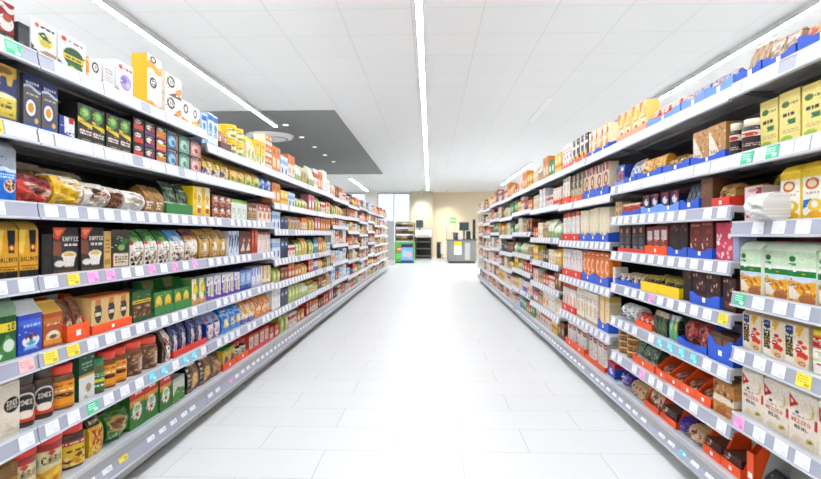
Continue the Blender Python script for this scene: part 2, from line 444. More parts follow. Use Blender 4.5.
D('kraftbag2', PO, 'coffee_pouch', 'pouch', 'kraft brown pouch with white label', 'b b98f5c;r .1 .15 .6 .45 eee4d2;q .15 .2 .55 .4 2 5a3a22;r 0 .82 1 1 a07a48', .12, mat='paper')
D('darkgreenp', PO, 'coffee_pouch', 'pouch', 'dark green pouch with a pale green label', 'b 2c4a33;r 0 0 1 .4 b6d2b4;e .5 .25 .3 .12 e4ede0;e .5 .7 .3 .12 5c8a5c;q .15 .8 .85 .9 1 c9d8b8', .13, .09)
D('yelcup', BX, 'coffee_carton', 'box', 'tall yellow carton with a white panel', 'b f0ce18;r .45 .3 .95 1 f2ecd6;e .68 .62 .2 .12 d8a83a;r .1 .55 .4 .75 d9b012;q .5 .4 .9 .52 2 9a6a1c;r 0 0 1 .1 e2be14;r .5 .12 .85 .28 b8522a', .12, .09, side='ecc810')
D('redbrownst', BX, 'cocoa_carton', 'box', 'small red brown carton with a white oval', 'b 8e4a34;e .55 .7 .26 .2 efe2d4;r 0 .4 1 .5 e0b48a;r .1 .05 .9 .3 b05a3a', .1, .07, side='6a3424')
D('whitegreen', BX, 'filter_carton', 'box', 'white carton with a bright green top stripe', 'b ecefe6;r 0 .84 1 1 8fc74a;q .2 .3 .8 .6 3 a8b0a0;r .7 .1 .9 .3 c9d8c0', .1, .08, side='dfe6d6')
D('kraftbox', BX, 'coffee_carton', 'box', 'kraft brown carton with a dark red head', 'b b99a6a;r 0 .55 1 1 7a2f25;r .1 .6 .9 .75 e4d2b4;q .1 .15 .9 .4 2 6a4a2c', .1, side='a88a5c')
D('redwhite', BX, 'filter_carton', 'box', 'red and white carton with an orange spot', 'b efe6dc;r 0 .6 1 1 b5533a;e .5 .35 .28 .2 e08a4a;e .5 .75 .2 .1 f1e6da', .09, side='e2d6ca')
# fourth shelf
D('goldbag', FL, 'coffee_pouch', 'pouch', 'gold pouch with a black strip and dark foot', 'b dca832;p 26282f .44 1 .86 1 .8 .52 .5 .52;e .66 .63 .13 .06 e07a26;e .66 .63 .06 .03 f2d28a;r 0 0 1 .14 2f2a22;t .06 .33 .96 .43 3a2a14 DALLMAYR;r .05 .22 .95 .24 6a4a1a;q .1 .16 .9 .2 1 4a3516;p eecb6a 0 1 .3 1 .18 .5 0 .5', .09, .07, side='c8942a', top='c89a3a')
D('darkbox', BX, 'coffee_carton', 'box', 'black carton shown from its dark side', 'b 211c1b;r .2 .6 .8 .7 4a1f1c;r .3 .2 .7 .4 33302f', .08, side='191716')
D('whitecup', BX, 'coffee_carton', 'box', 'dark carton with an orange corner and a white coffee cup', 'b 2a2423;p e2552a 0 1 .5 1 .2 .72 0 .78;p f0a27a .05 .95 .4 .95 .15 .8;t .36 .7 1 .8 f2ede4 KAFFEE;q .42 .57 .95 .66 1 f2ede4;p 8a5230 0 .72 .3 .68 .35 .35 0 .4;e .62 .38 .3 .09 efe7d8;e .62 .39 .22 .05 e6c64a;p efe9e0 .36 .36 .88 .36 .8 .12 .44 .12;e .25 .2 .2 .07 f0ebe2;r 0 0 1 .06 6a4a32', .125, .08, side='251d1c', top='332a28')
D('kraftbox2', BX, 'coffee_carton', 'box', 'narrow kraft carton', 'b d9b46c;q .15 .4 .85 .8 4 8a6a3a;r .1 .1 .9 .25 b08a4a', .07, side='c09a52')
D('greenjar', BX, 'coffee_carton', 'box', 'dark green pack with a cream and red label', 'b 1d3322;r 0 .8 1 1 5a4a3a;p 3f7a3a .4 .8 .7 .5 1 .75;r .05 .02 .95 .36 e8dcc2;r .05 .02 .12 .36 a0301f;q .2 .1 .9 .3 3 6a3a22;e .55 .52 .2 .08 9ab86a', .12, .08, side='15241a')
D('greenbean', PO, 'coffee_pouch', 'pouch', 'green topped pouch with a white label and coffee beans', 'b efe6d8;r 0 .72 1 1 3f8a3f;e .5 .78 .3 .09 a4cf6a;s .05 0 .95 .35 26 .07 7a4a2a a87a4a 4a2a18;e .5 .46 .34 .17 f4eee4;q .25 .4 .75 .54 2 6a4a3a;r 0 .62 .25 .72 c0392b', .11)
D('bluebean', PO, 'coffee_pouch', 'pouch', 'light blue topped pouch with a white label and beans', 'b efe6d8;r 0 .7 1 1 6ab0dc;e .5 .8 .26 .08 e4f0f8;s .05 0 .95 .32 22 .07 7a4a2a a87a4a 4a2a18;e .5 .46 .34 .17 f4eee4;q .25 .4 .75 .54 2 6a4a3a', .11)
D('goldbean', PO, 'coffee_pouch', 'pouch', 'amber topped pouch with a white label and beans', 'b efe2cc;r 0 .72 1 1 d0994a;r 0 .85 1 1 8a3a3a;s .05 0 .95 .28 20 .07 7a4a2a a87a4a 4a2a18;e .5 .44 .34 .18 f4eee4', .11)
D('kraftlabel', PO, 'coffee_pouch', 'pouch', 'ochre pouch with a dark brown label and cream oval', 'b cfa552;r .15 .72 .85 .86 4a3226;q .2 .74 .8 .83 1 d8c7a8;e .5 .4 .26 .2 f0e8d8;e .55 .2 .2 .08 8a4a2a;r 0 0 1 .08 a87f38', .12)
D('swirl', BX, 'coffee_carton', 'box', 'white carton with black and pale blue swirls', 'b dfe7ee;p 1d1d22 .1 .9 .4 .8 .25 .4 .05 .3;p 8fb4d8 .4 1 .7 1 .6 .1 .35 .1;p 1d1d22 .7 .9 1 .7 .85 .4 .95 .2 .65 .4', .09, side='cfd8e0')
D('brownwhite', BX, 'cocoa_carton', 'box', 'brown carton with a white triangle', 'b 7a3a26;r 0 .78 1 1 5a2018;p e9dfd2 .2 .15 .9 .15 .65 .55;e .75 .6 .18 .1 c08a4a', .1, side='6a3020')
D('redtall', BX, 'cocoa_carton', 'box', 'slim orange red carton', 'b d4562f;e .5 .6 .3 .2 e88a5a;r 0 .1 1 .25 a83a22;q .15 .75 .85 .9 2 f0d2b8', .07, side='b8462a')
D('pinkwhite', BX, 'filter_carton', 'box', 'white carton with rows of red dots', 'b efe2dc;s .1 .1 .9 .9 16 .07 c85a48 d8958a;r 0 .88 1 1 b8463a', .1, side='e4d6d0')
# fifth shelf
D('greenbag', FL, 'coffee_pouch', 'pouch', 'tall dark green pouch with a yellow band', 'b 2f6a38;r 0 .55 1 .72 e6d34a;t .5 .57 .9 .7 4a4a1a 10;p 5a9a5a 0 .2 .5 .5 1 .3 1 0 0 0;e .6 .28 .3 .12 d8e4d0;p e8efe4 0 .06 .2 .04 .3 .12 0 .18;r 0 .85 1 1 9ab49a', .1, .08)
D('bluebrick', BR, 'coffee_brick', 'bag', 'blue vacuum brick with a silver top and a white cup', 'b 1f4fc0;p 3f78dc 0 .86 1 .86 1 .6 0 .74;q .2 .66 .92 .77 1 cfe0f4;e .52 .32 .36 .16 eef2f6;e .52 .42 .26 .07 3a2a24;e .52 .28 .2 .07 2fb0c8;p 9ad0ec .2 .12 .8 .12 .7 .2 .3 .2;s .3 .3 .7 .45 6 .06 d84a3a f2f2f2', .1, .07, side='17408f', top='c9cbce', body='d2d4d6')
D('orangebrick', BR, 'coffee_brick', 'bag', 'copper brown vacuum brick with a yellow cup', 'b b4541c;r 0 .7 1 .86 c8862a;e .5 .3 .4 .18 f0d28a;e .5 .38 .28 .09 f4ecd8;e .5 .3 .2 .06 6a2f16;p e6a03a 0 .1 1 .06 1 .2 0 .24;q .15 .62 .85 .72 1 f2dcae', .085, .07, side='9a4516', top='d0a24a', body='d9a83c')
D('brownbag', PO, 'coffee_pouch', 'pouch', 'brown pouch standing in a tall orange red tray', 'b 6a3a24;e .6 .35 .3 .2 c87a4a;e .6 .4 .2 .1 efe3d2;r 0 .75 1 1 8a5a34;p a05a30 0 .4 .4 .8 0 .9', .08)
D('jaricon', BX, 'coffee_carton', 'box', 'kraft carton with a dark brown jar picture', 'b e2c48a;e .5 .55 .27 .3 3a2820;r .3 .75 .7 .92 d98a3a;r .28 .45 .72 .55 e8dcc8;r 0 .94 1 1 d8762a', .1, side='d8b878')
D('nutbox', BX, 'coffee_carton', 'box', 'green and brown carton with yellow lettering', 'b 5a3220;r 0 .72 1 1 2f6a35;r 0 .58 1 .7 e4c62a;q .1 .6 .9 .68 1 5a4a12;s .05 .05 .95 .5 22 .08 a8713a 7a4626 d8b07a', .12, side='234a28')
D('kraftback', BX, 'cocoa_carton', 'box', 'green carton with a round yellow picture', 'b 3f8a3f;e .5 .5 .36 .34 e8bf2c;e .5 .62 .26 .14 f0d45a;e .5 .3 .28 .12 d87a2a;r .2 .04 .8 .14 e9efe0', .11, side='2f7034')
D('duckbox', BX, 'cocoa_carton', 'box', 'white and green carton with a yellow blob', 'b eee3c8;r .6 .1 1 1 5f9a4a;e .45 .6 .34 .2 f0cc2e;e .4 .72 .2 .1 e8b81f;r 0 0 1 .25 d8955a;e .4 .25 .2 .1 f4ece0', .1, side='5a9448')
D('purplebox', BX, 'filter_carton', 'box', 'white and violet carton with a green and gold stripe', 'b f1ecf2;r 0 0 .24 .62 7a4ab8;p 7a4ab8 0 0 1 0 1 .1 0 .2;r .42 .15 .62 .7 8fb84a;r .7 .2 .86 .66 d8a86a;e .6 .85 .2 .08 d9d2c4;e .3 .78 .1 .06 3a3a34', .1, .09, side='7a4fb4', top='efe9f0')
D('navybox', BX, 'filter_carton', 'box', 'pale blue carton with a navy foot', 'b 9ab4d8;r 0 0 1 .26 22429a;e .5 .6 .34 .2 c4d4e8;r 0 .88 1 1 4a6ab0', .13, side='3a5a9e')
D('lilac', BX, 'filter_carton', 'box', 'white and lilac striped carton', 'b e8e6f0;r 0 .6 .3 1 8a90d0;r .5 .55 .75 1 7a84c4;r 0 0 1 .15 c8c4dc;r .6 .15 .9 .5 e8d4a8', .09, side='d4d0e4')
D('orangewhite', BX, 'filter_carton', 'box', 'cream and amber striped carton', 'b efe4d0;r 0 .3 .4 1 e0a65a;r .6 .5 .9 1 e8c48a;r 0 0 1 .1 c88a4a', .09, side='e0d0b4')
# sixth shelf
D('ideebag', FL, 'coffee_bag', 'bag', 'cream paper coffee bag with a black oval logo', 'b e9dfcf;e .55 .6 .4 .15 29241f;t .27 .59 .84 .69 efe6d8 IDEE;t .3 .52 .8 .57 efe6d8 KAFFEE;p dfd3bf 0 0 .3 .3 .7 .1 1 .2 1 0;q .3 .1 .7 .14 1 b8a88c', .083, .07, body='e6dccb', mat='paper')
D('ideejar', JA, 'coffee_jar', 'jar', 'dark brown jar with a white oval and orange label', 'b 3b2a22;p d8501f 0 0 1 0 1 .42 .5 .3 0 .42;e .5 .62 .3 .36 efe8dc;e .5 .62 .25 .3 352822;t .34 .6 .66 .76 efe6d8 IDEE;e .5 .3 .2 .13 efe2d2;r 0 0 1 .07 2a1c16;e .14 .38 .12 .14 e8a23a', .072, .068, lid='3a2e28', body='4a382e')
D('redjar', JA, 'coffee_jar', 'jar', 'amber coffee jar with a red lid and yellow label', 'b efa41f;q .15 .78 .85 .9 1 8a3a1a;e .5 .45 .28 .1 6a3a1c;e .4 .44 .1 .07 3a2012;r 0 0 1 .1 d88a1a;q .25 .6 .75 .7 1 f6efe0', .085, .075, lid='e23a26', body='7a4a26')
D('greenbox', BX, 'coffee_carton', 'box', 'tall dark green and white carton with a gold line', 'b 1f5a3c;r 0 0 1 .55 e4e2da;r 0 .52 1 .58 d8ae3a;e .6 .25 .18 .1 a8937a;q .15 .7 .85 .86 2 a8c8b0', .085, .07, side='174a30')
D('greenjar2', JA, 'coffee_jar', 'jar', 'green lidded coffee jar with a green label', 'b 3f7a45;r 0 .45 1 .6 e4cf4a;q .25 .2 .8 .36 1 eef2e6;q .1 .7 .9 .9 2 cfe0c0', .068, .064, lid='2f7a4a', body='6a5a36')
D('bigredjar', JA, 'coffee_jar', 'jar', 'large brown coffee jar with a red lid', 'b 7a5034;s 0 0 1 1 60 .05 5a3620 a8805a c8a884;r .55 .1 .9 .85 a8886a;q .6 .2 .86 .8 5 e4d8c8', .1, .09, lid='e64a30', body='74492c')
D('brownpouchw', PO, 'coffee_pouch', 'pouch', 'narrow brown and white pouch', 'b 4a2c20;p e8dccb .35 1 .9 1 .7 .5 .9 0 .45 0;e .4 .7 .2 .1 a83a2a;s .1 .1 .9 .9 10 .07 c8a888 2a1812', .1)
D('navypouch', PO, 'coffee_pouch', 'pouch', 'navy blue pouch with a pale diagonal picture', 'b 1d2f6e;p e9dcd8 .5 .75 .75 .6 1 .2 1 0 .55 0 .5 .35;p 8a93c4 .45 .95 .75 .7 .55 .6;q .6 .1 .95 .3 3 b08a9a', .125, .09)
D('pinknavy', PO, 'coffee_pouch', 'pouch', 'navy and light blue pouch with a peach panel', 'b 2a4aa0;r 0 .72 1 1 8fb0e0;p efd6c8 .2 .62 1 .7 1 .1 .45 0 .2 .2;e .3 .86 .2 .08 c8323a;q .4 .3 .9 .5 2 c0806a', .12, .09)
D('bluecircle', PO, 'coffee_pouch', 'pouch', 'bright blue pouch with a yellow disc', 'b 1f7fd0;w .7 .8 .03 1 7fc4f0;e .55 .4 .3 .2 f0d670;e .55 .4 .2 .13 f6ecb0;w -.1 .12 .04 1 4fa8e4;q .2 .85 .8 .93 1 e4f2fc', .12, .09)
D('orangepurple', PO, 'coffee_pouch', 'pouch', 'white and orange pouch with a violet foot', 'b f1e6d8;r 0 0 1 .24 7a6ab4;e .4 .65 .35 .2 e8a83a;e .65 .4 .25 .12 f0cf7a;r 0 .86 1 1 d88a35', .12, .09)
D('orangepack', PO, 'coffee_pouch', 'pouch', 'orange pouch with brown and cream patches', 'b e69a35;e .6 .4 .3 .2 f4e2c4;e .35 .7 .25 .12 a8481f;s .1 .1 .9 .9 8 .09 f2c87a c8581f', .12, .09)
# bottom coffee shelf
D('goldbox', BX, 'coffee_carton', 'box', 'golden brown carton', 'b b98a2a;r 0 .7 1 1 8a6420;e .5 .4 .3 .2 e0bf5a;q .2 .3 .8 .5 2 5a3f14', .1, side='9a721f', top='c8a24a')
D('carotin', TI, 'coffee_tin', 'tin', 'cream tin with a red lid and yellow pictures', 'b efe0b0;r 0 .82 1 1 b8201c;e .14 .55 .14 .2 5ab8d8;t .32 .5 .74 .68 3a1a12 CARO;p d8402a .5 .85 .58 .76 .5 .68 .42 .76;p e8b82a 0 0 1 0 1 .3 .6 .42 .3 .3 0 .4;s .2 .05 .95 .35 14 .06 f4d858 c8841f efe8c0', .11, .11, lid='dc2e26', body='e8d49a')
D('redjar2', JA, 'coffee_jar', 'jar', 'squat jar with a red lid and a yellow coffee label', 'b f0c83a;r 0 .8 1 1 b02a22;q .15 .83 .85 .95 1 f4e6d4;q .3 .5 .9 .66 1 3a2418;s .1 .1 .9 .4 14 .08 7a4a26 f4e4a0 d8962a', .1, .09, lid='e23428', body='4a3628')
D('yelpouchred', PO, 'coffee_pouch', 'pouch', 'yellow pouch with a brown head and red lettering', 'b eec23a;r 0 .76 1 1 4a3428;q .15 .8 .85 .94 1 d8c8a8;t .2 .46 .85 .66 c8281f IM;t .25 .28 .9 .44 c8281f NU;s .1 .05 .9 .25 10 .07 8a5a2a f2dc8a', .1, .08)
D('greenround', PI_, 'cocoa_bag', 'bag', 'green bag with a golden oval picture', 'b 2f7a34;e .45 .62 .36 .26 d8b46a;e .42 .62 .24 .17 8a5a34;e .7 .2 .16 .16 9acb4a;r 0 .88 1 1 4a8a3a;q .1 .2 .5 .3 2 cfe0b8', .115, .09)
D('redtopgreen', BX, 'cocoa_carton', 'box', 'red topped green carton with a white cup picture', 'b 3f8a35;p d8361f 0 1 1 1 1 .72 0 .7;p e8a83a 0 .7 1 .72 1 .6 0 .55;e .5 .4 .32 .22 f2f2ea;e .5 .48 .2 .08 b8d89a;s .3 .2 .6 .35 4 .06 d8402a;q .35 .8 .8 .9 1 f4e4da', .115, .08, side='2f6a2c', top='c8281c')
D('whitegreenbox', BX, 'cocoa_carton', 'box', 'low white and green carton', 'b e2e6da;p 5f9a4a 0 0 1 0 1 .45 .4 .6 0 .3;r 0 .85 1 1 c8ccc0', .12, side='4a8a40')
D('mangobag', PO, 'fruit_pouch', 'pouch', 'brown pouch with a yellow picture and black strip', 'b 8a5a34;s 0 0 1 1 24 .07 a8744a 6a4026 c09468;e .6 .4 .28 .26 eebc3a;e .65 .45 .16 .14 f4d070;r 0 .15 .26 .95 1a1816;q .04 .2 .22 .9 4 e8e2d6;r .2 .9 1 1 e8e0d0', .13, .08)
D('brownbag2', PO, 'fruit_pouch', 'pouch', 'brown and ochre pouch', 'b 9a6a34;e .5 .5 .3 .25 c8984a;r 0 .8 1 1 6a4420;s .1 .1 .9 .7 12 .08 7a4a1f d8b46a', .12, .08)
D('redtraypack', BX, 'sugar_carton', 'box', 'white and grey carton with a red frame', 'b d84a2c;r .12 .15 .88 .85 ece6dd;q .2 .3 .8 .7 4 8a8480', .15, side='c84028')
D('blackwhite', JA, 'sugar_jar', 'jar', 'dark jar with a white label and red lid', 'b efe9e0;q .2 .2 .8 .8 4 33302e;r 0 0 1 .1 c82a2a', .1, .09, lid='c0282a', body='2a2422')
D('rainbow', BX, 'sugar_carton', 'box', 'carton with red, blue and yellow patches', 'b e4c62a;p c8322a .1 .1 .6 .2 .5 .8;e .65 .4 .25 .2 2a5ab0;r 0 .85 1 1 6aa84a', .12, side='d8b822')
# baking side
D('orangesnack', PI_, 'snack_bag', 'bag', 'clear snack bag with orange sticks', 'b e8b890;s 0 0 1 1 26 .09 d8602a e88a4a f2d8c4;r .2 .3 .5 .6 f0e6dc', .1, .05, mat='foil')
D('clearsnack', PI_, 'snack_bag', 'bag', 'clear snack bag with pale pretzel pieces', 'b d0b8a0;s 0 0 1 1 20 .09 b88a60 e0d0c0 9a6a40;r .1 .7 .9 .9 e2d8d0', .1, .05)
D('stickpouch', PO, 'snack_bag', 'bag', 'tall clear bag of dark brown wafer sticks', 'b d2b48c;r .2 .1 .28 .9 8a5a34;r .34 .1 .42 .95 7a4a2a;r .5 .1 .58 .9 9a6a40;r .66 .1 .74 .92 7a4a2a;r 0 .9 1 1 f0ece6', .1, .04)
D('palesnack', PI_, 'snack_bag', 'bag', 'pale blue and peach snack bag', 'b b8b4c4;s 0 0 1 1 14 .1 8a96d0 d89a70 d8d4dc a8683f', .1, .05)
D('chili', PI_, 'snack_bag', 'bag', 'clear bag of bright red orange chillies', 'b f0d8c8;s .05 .05 .95 .9 30 .08 e0401c f0682a c82a14', .1, .06)
D('yelorangebox', BX, 'cake_mix_carton', 'box', 'pale yellow carton with an orange corner and cake picture', 'b f2dc9a;p e8903a 0 1 .5 1 0 .6;e .5 .3 .3 .15 f6efe0;e .5 .26 .22 .1 c87a3a;r .55 .55 .95 .8 eccb52;q .2 .46 .9 .54 1 8a4a2a', .12, .06, side='f0d070', top='c8503a')
D('yelwhitebox', BX, 'cake_mix_carton', 'box', 'white and yellow carton with a cake picture', 'b f4ead4;r .45 .45 .75 1 f0cc52;e .5 .3 .3 .16 e8a85a;e .7 .75 .18 .12 d8643a;q .1 .55 .5 .7 2 b05a3a', .11, .06, side='f2e0b4')
D('darkbrownwhite', BX, 'cake_mix_carton', 'box', 'dark brown and white carton', 'b 3f2622;r 0 .3 .35 1 efe6de;r .35 .62 1 .74 efe6de;e .5 .25 .3 .16 e8c84a;r .4 .8 .95 .95 5a3028', .1, .06, side='2f1c1a')
D('whiteredbox', BX, 'cake_mix_carton', 'box', 'white carton with a red foot and red lettering', 'b f4efeb;p d84a2a .2 0 .8 0 .65 .3 .35 .3;q .2 .6 .85 .85 2 c84a3a;r .7 .4 .95 .55 8a3a34', .1, .06, side='efe8e4')
D('creamcarton', BX, 'baking_mix_carton', 'box', 'tall pale yellow carton with a green square', 'b eedf92;r 0 .9 1 1 e4d27c;q .12 .5 .8 .62 1 3a3a2a;e .3 .76 .2 .06 5a7a2c;r .4 .36 .78 .46 1f7a4a;e .35 .1 .3 .06 a8c83a;q .1 .2 .9 .28 2 c8a87a;q .5 .72 .9 .8 1 7a7a4a', .107, .07, side='dcc668', top='e2d078')
D('brownjar', JA, 'chocolate_jar', 'jar', 'dark brown jar with a cream lid', 'b 3a1f18;r 0 .7 1 1 efe3d0;e .5 .82 .25 .1 b8322a;q .2 .2 .8 .4 2 c8b8a8', .08, .075, lid='e4d8c0', body='33201a')
D('kraftcarton', BX, 'baking_mix_carton', 'box', 'kraft brown carton with a white slanted panel', 'b c89a62;p f0e4d4 0 0 .8 0 .4 .5 0 .9;s .3 .4 1 1 20 .05 a8743f dcb888;q .1 .2 .5 .3 2 8a3a2a', .1, .07, side='a8783f')
D('kraftlow', PI_, 'nut_bag', 'bag', 'small kraft bag showing in a tray', 'b b08a5a;s 0 0 1 1 12 .1 8a6238 d8b884', .1, .06)
D('noodles', PI_, 'nut_bag', 'bag', 'clear bag of golden yellow sticks', 'b e0a83a;s 0 0 1 1 40 .06 f0c86a b8781f f4dc9a', .12, .08)
D('whitebluebag', PO, 'nut_bag', 'bag', 'white and navy striped bag leaning back', 'b e4e6ec;r .15 .1 .32 .95 23345e;r .5 .05 .66 .9 2a3f72;r .82 .1 .95 .9 23345e', .1, .04)
D('bluebox', BX, 'snack_carton', 'box', 'dark blue carton with a brown ring picture', 'b 1f3f9a;e .45 .45 .35 .3 b8603a;e .45 .45 .18 .15 1f3f9a;r 0 .8 1 1 2a4cb0;e .7 .8 .15 .1 e4e0e8', .12, .06, side='1a3684')
D('orangenet', PI_, 'nut_bag', 'bag', 'bag of light brown nuts', 'b c89a52;s 0 0 1 1 46 .07 a8703a e4c48a 7a4f28', .12, .08)
D('brownset', BX, 'baking_carton', 'box', 'plain brown carton', 'b 7a5338;r .1 .5 .9 .8 9a7050', .1, .06)
D('stripepack', PO, 'vanilla_packet', 'packet', 'dark blue packet with pale slanted stripes', 'b 2c3550;p c8d4d8 .1 0 .2 0 .5 1 .4 1;p c8d4d8 .4 0 .5 0 .8 1 .7 1;p 8aa8b8 .7 0 .8 0 1 .7 1 .9', .09, .02)
D('darkpack', BX, 'baking_packet', 'packet', 'dark blue packet with white and red patches', 'b 2f3358;e .5 .6 .3 .2 e8e4ea;r 0 .85 1 1 8a2a4a;r .2 .1 .8 .3 5a6290;e .7 .75 .15 .12 c84a4a', .08, .03)
D('redslant', BX, 'baking_packet', 'packet', 'long red packet with a pale edge', 'b b8281f;r 0 .85 1 1 efd8b8;r .3 .3 .8 .6 c8402a', .15, .03)
D('kraftstack', BX, 'yeast_carton', 'box', 'small kraft carton in a stack', 'b d8b488;e .5 .5 .2 .3 8a5a34;r .75 .2 .9 .8 b88a5a', .06, .06)
D('palestripe', BX, 'baking_carton', 'box', 'pale blue and lilac striped carton edge', 'b b8bcd8;r .1 0 .2 1 8a90b4;r .35 0 .45 1 8a90b4;r .6 0 .7 1 8a90b4;r .82 0 .9 1 8a90b4', .05, .06)
D('pinkheart', BX, 'decoration_carton', 'box', 'pink carton with white and red hearts', 'b d8506a;s .05 .05 .95 .95 22 .08 f4dce0 f0b0bc b8304a f8ecec', .1, .05, side='b83a52')
D('redbrownbox', BX, 'chocolate_carton', 'box', 'dark red carton with a brown flower and gold dots', 'b 7a2a20;s .05 .05 .6 .5 20 .07 e8d0b0 a84a2a 4a1a14;r .1 .85 .9 .95 9a3a2a;q .1 .86 .9 .94 1 d8a888;e .6 .7 .2 .08 a03424', .12, .06, side='4a1c18')
D('darkred', BX, 'chocolate_carton', 'box', 'very dark brown carton with a red gleam', 'b 33191a;s .1 .4 .9 .9 8 .08 6a2a24 a85a3a 221213', .1, .06)  # dark red and copper speckles in the print
D('whiteorange', BX, 'decoration_carton', 'box', 'red brown carton with a white window and orange foot', 'b 8a3a28;r .15 .5 .85 .85 e4dcdc;r 0 0 1 .25 d8602a;s .1 .25 .9 .5 8 .08 c87a4a e4c49a 5a2018', .09, .06)
D('blackbox2', BX, 'chocolate_carton', 'box', 'black carton with an orange disc and grey print', 'b 1f1d1f;e .4 .8 .2 .1 d88a5a;e .4 .4 .3 .16 5a5f68;r .2 .1 .8 .22 8a9098;q .1 .6 .9 .66 1 8a8a88', .1, .06, side='171617')
D('darkchoc', BX, 'chocolate_carton', 'box', 'dark brown chocolate carton with pale print', 'b 3f201e;s .1 .3 .9 .95 14 .08 8a5a44 d8b8a0 5a2a24;r .1 .1 .9 .3 8a4a3a', .1, .06, side='2f1818')
D('nutyellow', PI_, 'chocolate_bag', 'bag', 'dark brown bag with yellow edges', 'b 3f2a1c;e .5 .5 .3 .25 6a4a2c;r 0 .8 1 1 b8a83a;s .1 .1 .9 .8 8 .09 c8a83a 2a1a12', .1, .07)
D('whitepacket', PI_, 'baking_packet', 'packet', 'cream and blue packet lying in its tray', 'b dcc8a8;e .4 .5 .25 .3 4a5a9a;r .6 .2 .9 .8 efe6da', .1, .06)
D('rednet', PI_, 'dried_fruit_bag', 'bag', 'bag of glossy red berries', 'b a8322a;s 0 0 1 1 60 .06 d8685a 7a1a18 e8a898', .12, .09)
D('greenpack', PO, 'pudding_packet', 'packet', 'lime green and turquoise packet', 'b 6ab84a;r 0 0 .3 1 3a9ac8;e .6 .6 .25 .2 d8e04a;r .85 .2 1 .9 2a2f34;r .3 .85 .9 1 e8e4da', .05, .03)
D('darkgreenpack', PO, 'pudding_packet', 'packet', 'dark green packet with a cream top', 'b 33402c;r 0 .85 1 1 c8a89a;e .5 .4 .3 .2 5a7a3a', .05, .03)
D('redorange', PI_, 'pudding_packet', 'packet', 'bright orange red packet', 'b e0481f;e .5 .5 .25 .25 f4d8c4;r 0 .85 1 1 c83a1a', .08, .05)
D('whitegrey', PI_, 'baking_bag', 'bag', 'white and grey bag with a dark spot', 'b d8d8d4;e .4 .4 .2 .2 2f3f5a;r 0 .75 1 1 efefec;s .2 .2 .9 .7 6 .08 8a8f94 c8c8c4', .12, .08)
D('kraftbox3', BX, 'baking_carton', 'box', 'kraft brown carton with a maroon label', 'b b48250;r .1 .55 .9 .8 7a342a;q .2 .6 .8 .75 1 e4ccb0', .1, .06, side='9a6a3c')
D('kraftpack', FL, 'bread_mix_bag', 'bag', 'kraft paper bag with a white waist', 'b c89258;r 0 .4 1 .62 eadcc8;s 0 .6 1 1 18 .06 a8703a 7a4a28 d8b488;p b8743a .1 0 .8 .05 .6 .35 .2 .3', .11, .08, body='b8855a', mat='paper')
D('breadpack', PI_, 'bread_mix_bag', 'bag', 'flat brown red bag lying in an orange tray', 'b 9a4a38;e .5 .5 .36 .3 c89878;s .1 .1 .9 .9 10 .08 7a2a20 d8b49a', .13, .12)
D('greenbaggy', PO, 'herb_bag', 'bag', 'dark green bag with a white foot', 'b 3f5a44;s 0 .4 1 1 20 .08 23352a 6a8a6c 8aa88a;r 0 0 1 .35 dcd8cc', .1, .08)
D('waffle', TI, 'waffle_pack', 'packet', 'round stacked golden brown waffle pack', 'b b8843a;s 0 0 1 1 40 .06 8a5a24 d8ac62 7a4a1c;r 0 .9 1 1 e4c88a', .11, .11, lid='d8b06a', body='b8843a')
D('choccase', BX, 'chocolate_carton', 'box', 'flat dark red brown pack lying in an orange case', 'b 5a1f1a;s .1 .1 .9 .9 10 .08 c87a5a 3a1412 e8d0b4;r .2 .4 .7 .6 7a2a20', .12, .1)
D('creambag', PI_, 'sugar_bag', 'bag', 'cream bag with purple and brown print', 'b dcb88a;s .1 .1 .9 .9 12 .09 6a3a8a efe2cc 8a4a2a', .12, .08)
D('purplebag', PI_, 'sugar_bag', 'bag', 'purple bag with a cream foot', 'b 4a329a;e .5 .6 .3 .2 7a62c4;r 0 0 1 .3 e4d4b8', .12, .08)
D('bluesmall', BX, 'sugar_carton', 'box', 'small blue carton with red top', 'b 2f5fc0;r 0 .7 1 1 c8323a;e .5 .4 .25 .2 e8e8ee', .1, .06)
# first baking bay
D('yellowpack', FL, 'muffin_mix_pack', 'bag', 'white pack with a yellow top, orange logo and muffins', 'b f4f0e6;r 0 .86 1 1 f2cf3a;e .5 .72 .32 .12 d8702a;e .5 .72 .22 .07 f4e4c4;q .2 .5 .85 .57 1 b8a8a0;p 2f7fd0 0 .22 .4 .28 .5 .42 .05 .4;e .62 .28 .34 .13 f0cc4a;e .6 .3 .16 .07 f8f2e2;r 0 0 1 .1 efc42a;e .6 .1 .34 .07 e8b02a', .096, .08, side='f2d452', body='f0cb38')
D('yellowbag', PO, 'baking_sugar_bag', 'bag', 'large yellow bag with a cream oval and brown lettering', 'b e8c82a;e .7 .35 .4 .3 ece0c4;q .1 .68 .9 .92 4 6a5a1c;p d8b41f 0 0 .4 0 .2 .6 0 .7', .2, .06)
D('plasticbag', PI_, 'plastic_bag', 'bag', 'crumpled white plastic bag bulging over the shelf edge', 'b f0efec;e .3 .5 .2 .3 f7f6f4;e .7 .5 .2 .25 e6e5e2', .24, .1)
D('pinkcarton', BX, 'sugar_carton', 'box', 'pale pink carton with a maroon corner and red lettering', 'b efd8d8;r .68 .62 1 .95 a01f4a;q .15 .5 .8 .62 1 c8283a;q .12 .36 .85 .48 1 b82438;e .5 .88 .3 .05 d8a89a;r .1 .12 .3 .2 c83a3a;q .4 .22 .85 .3 1 4a6ab8', .14, .08, side='e4c8c8', top='f0dede')
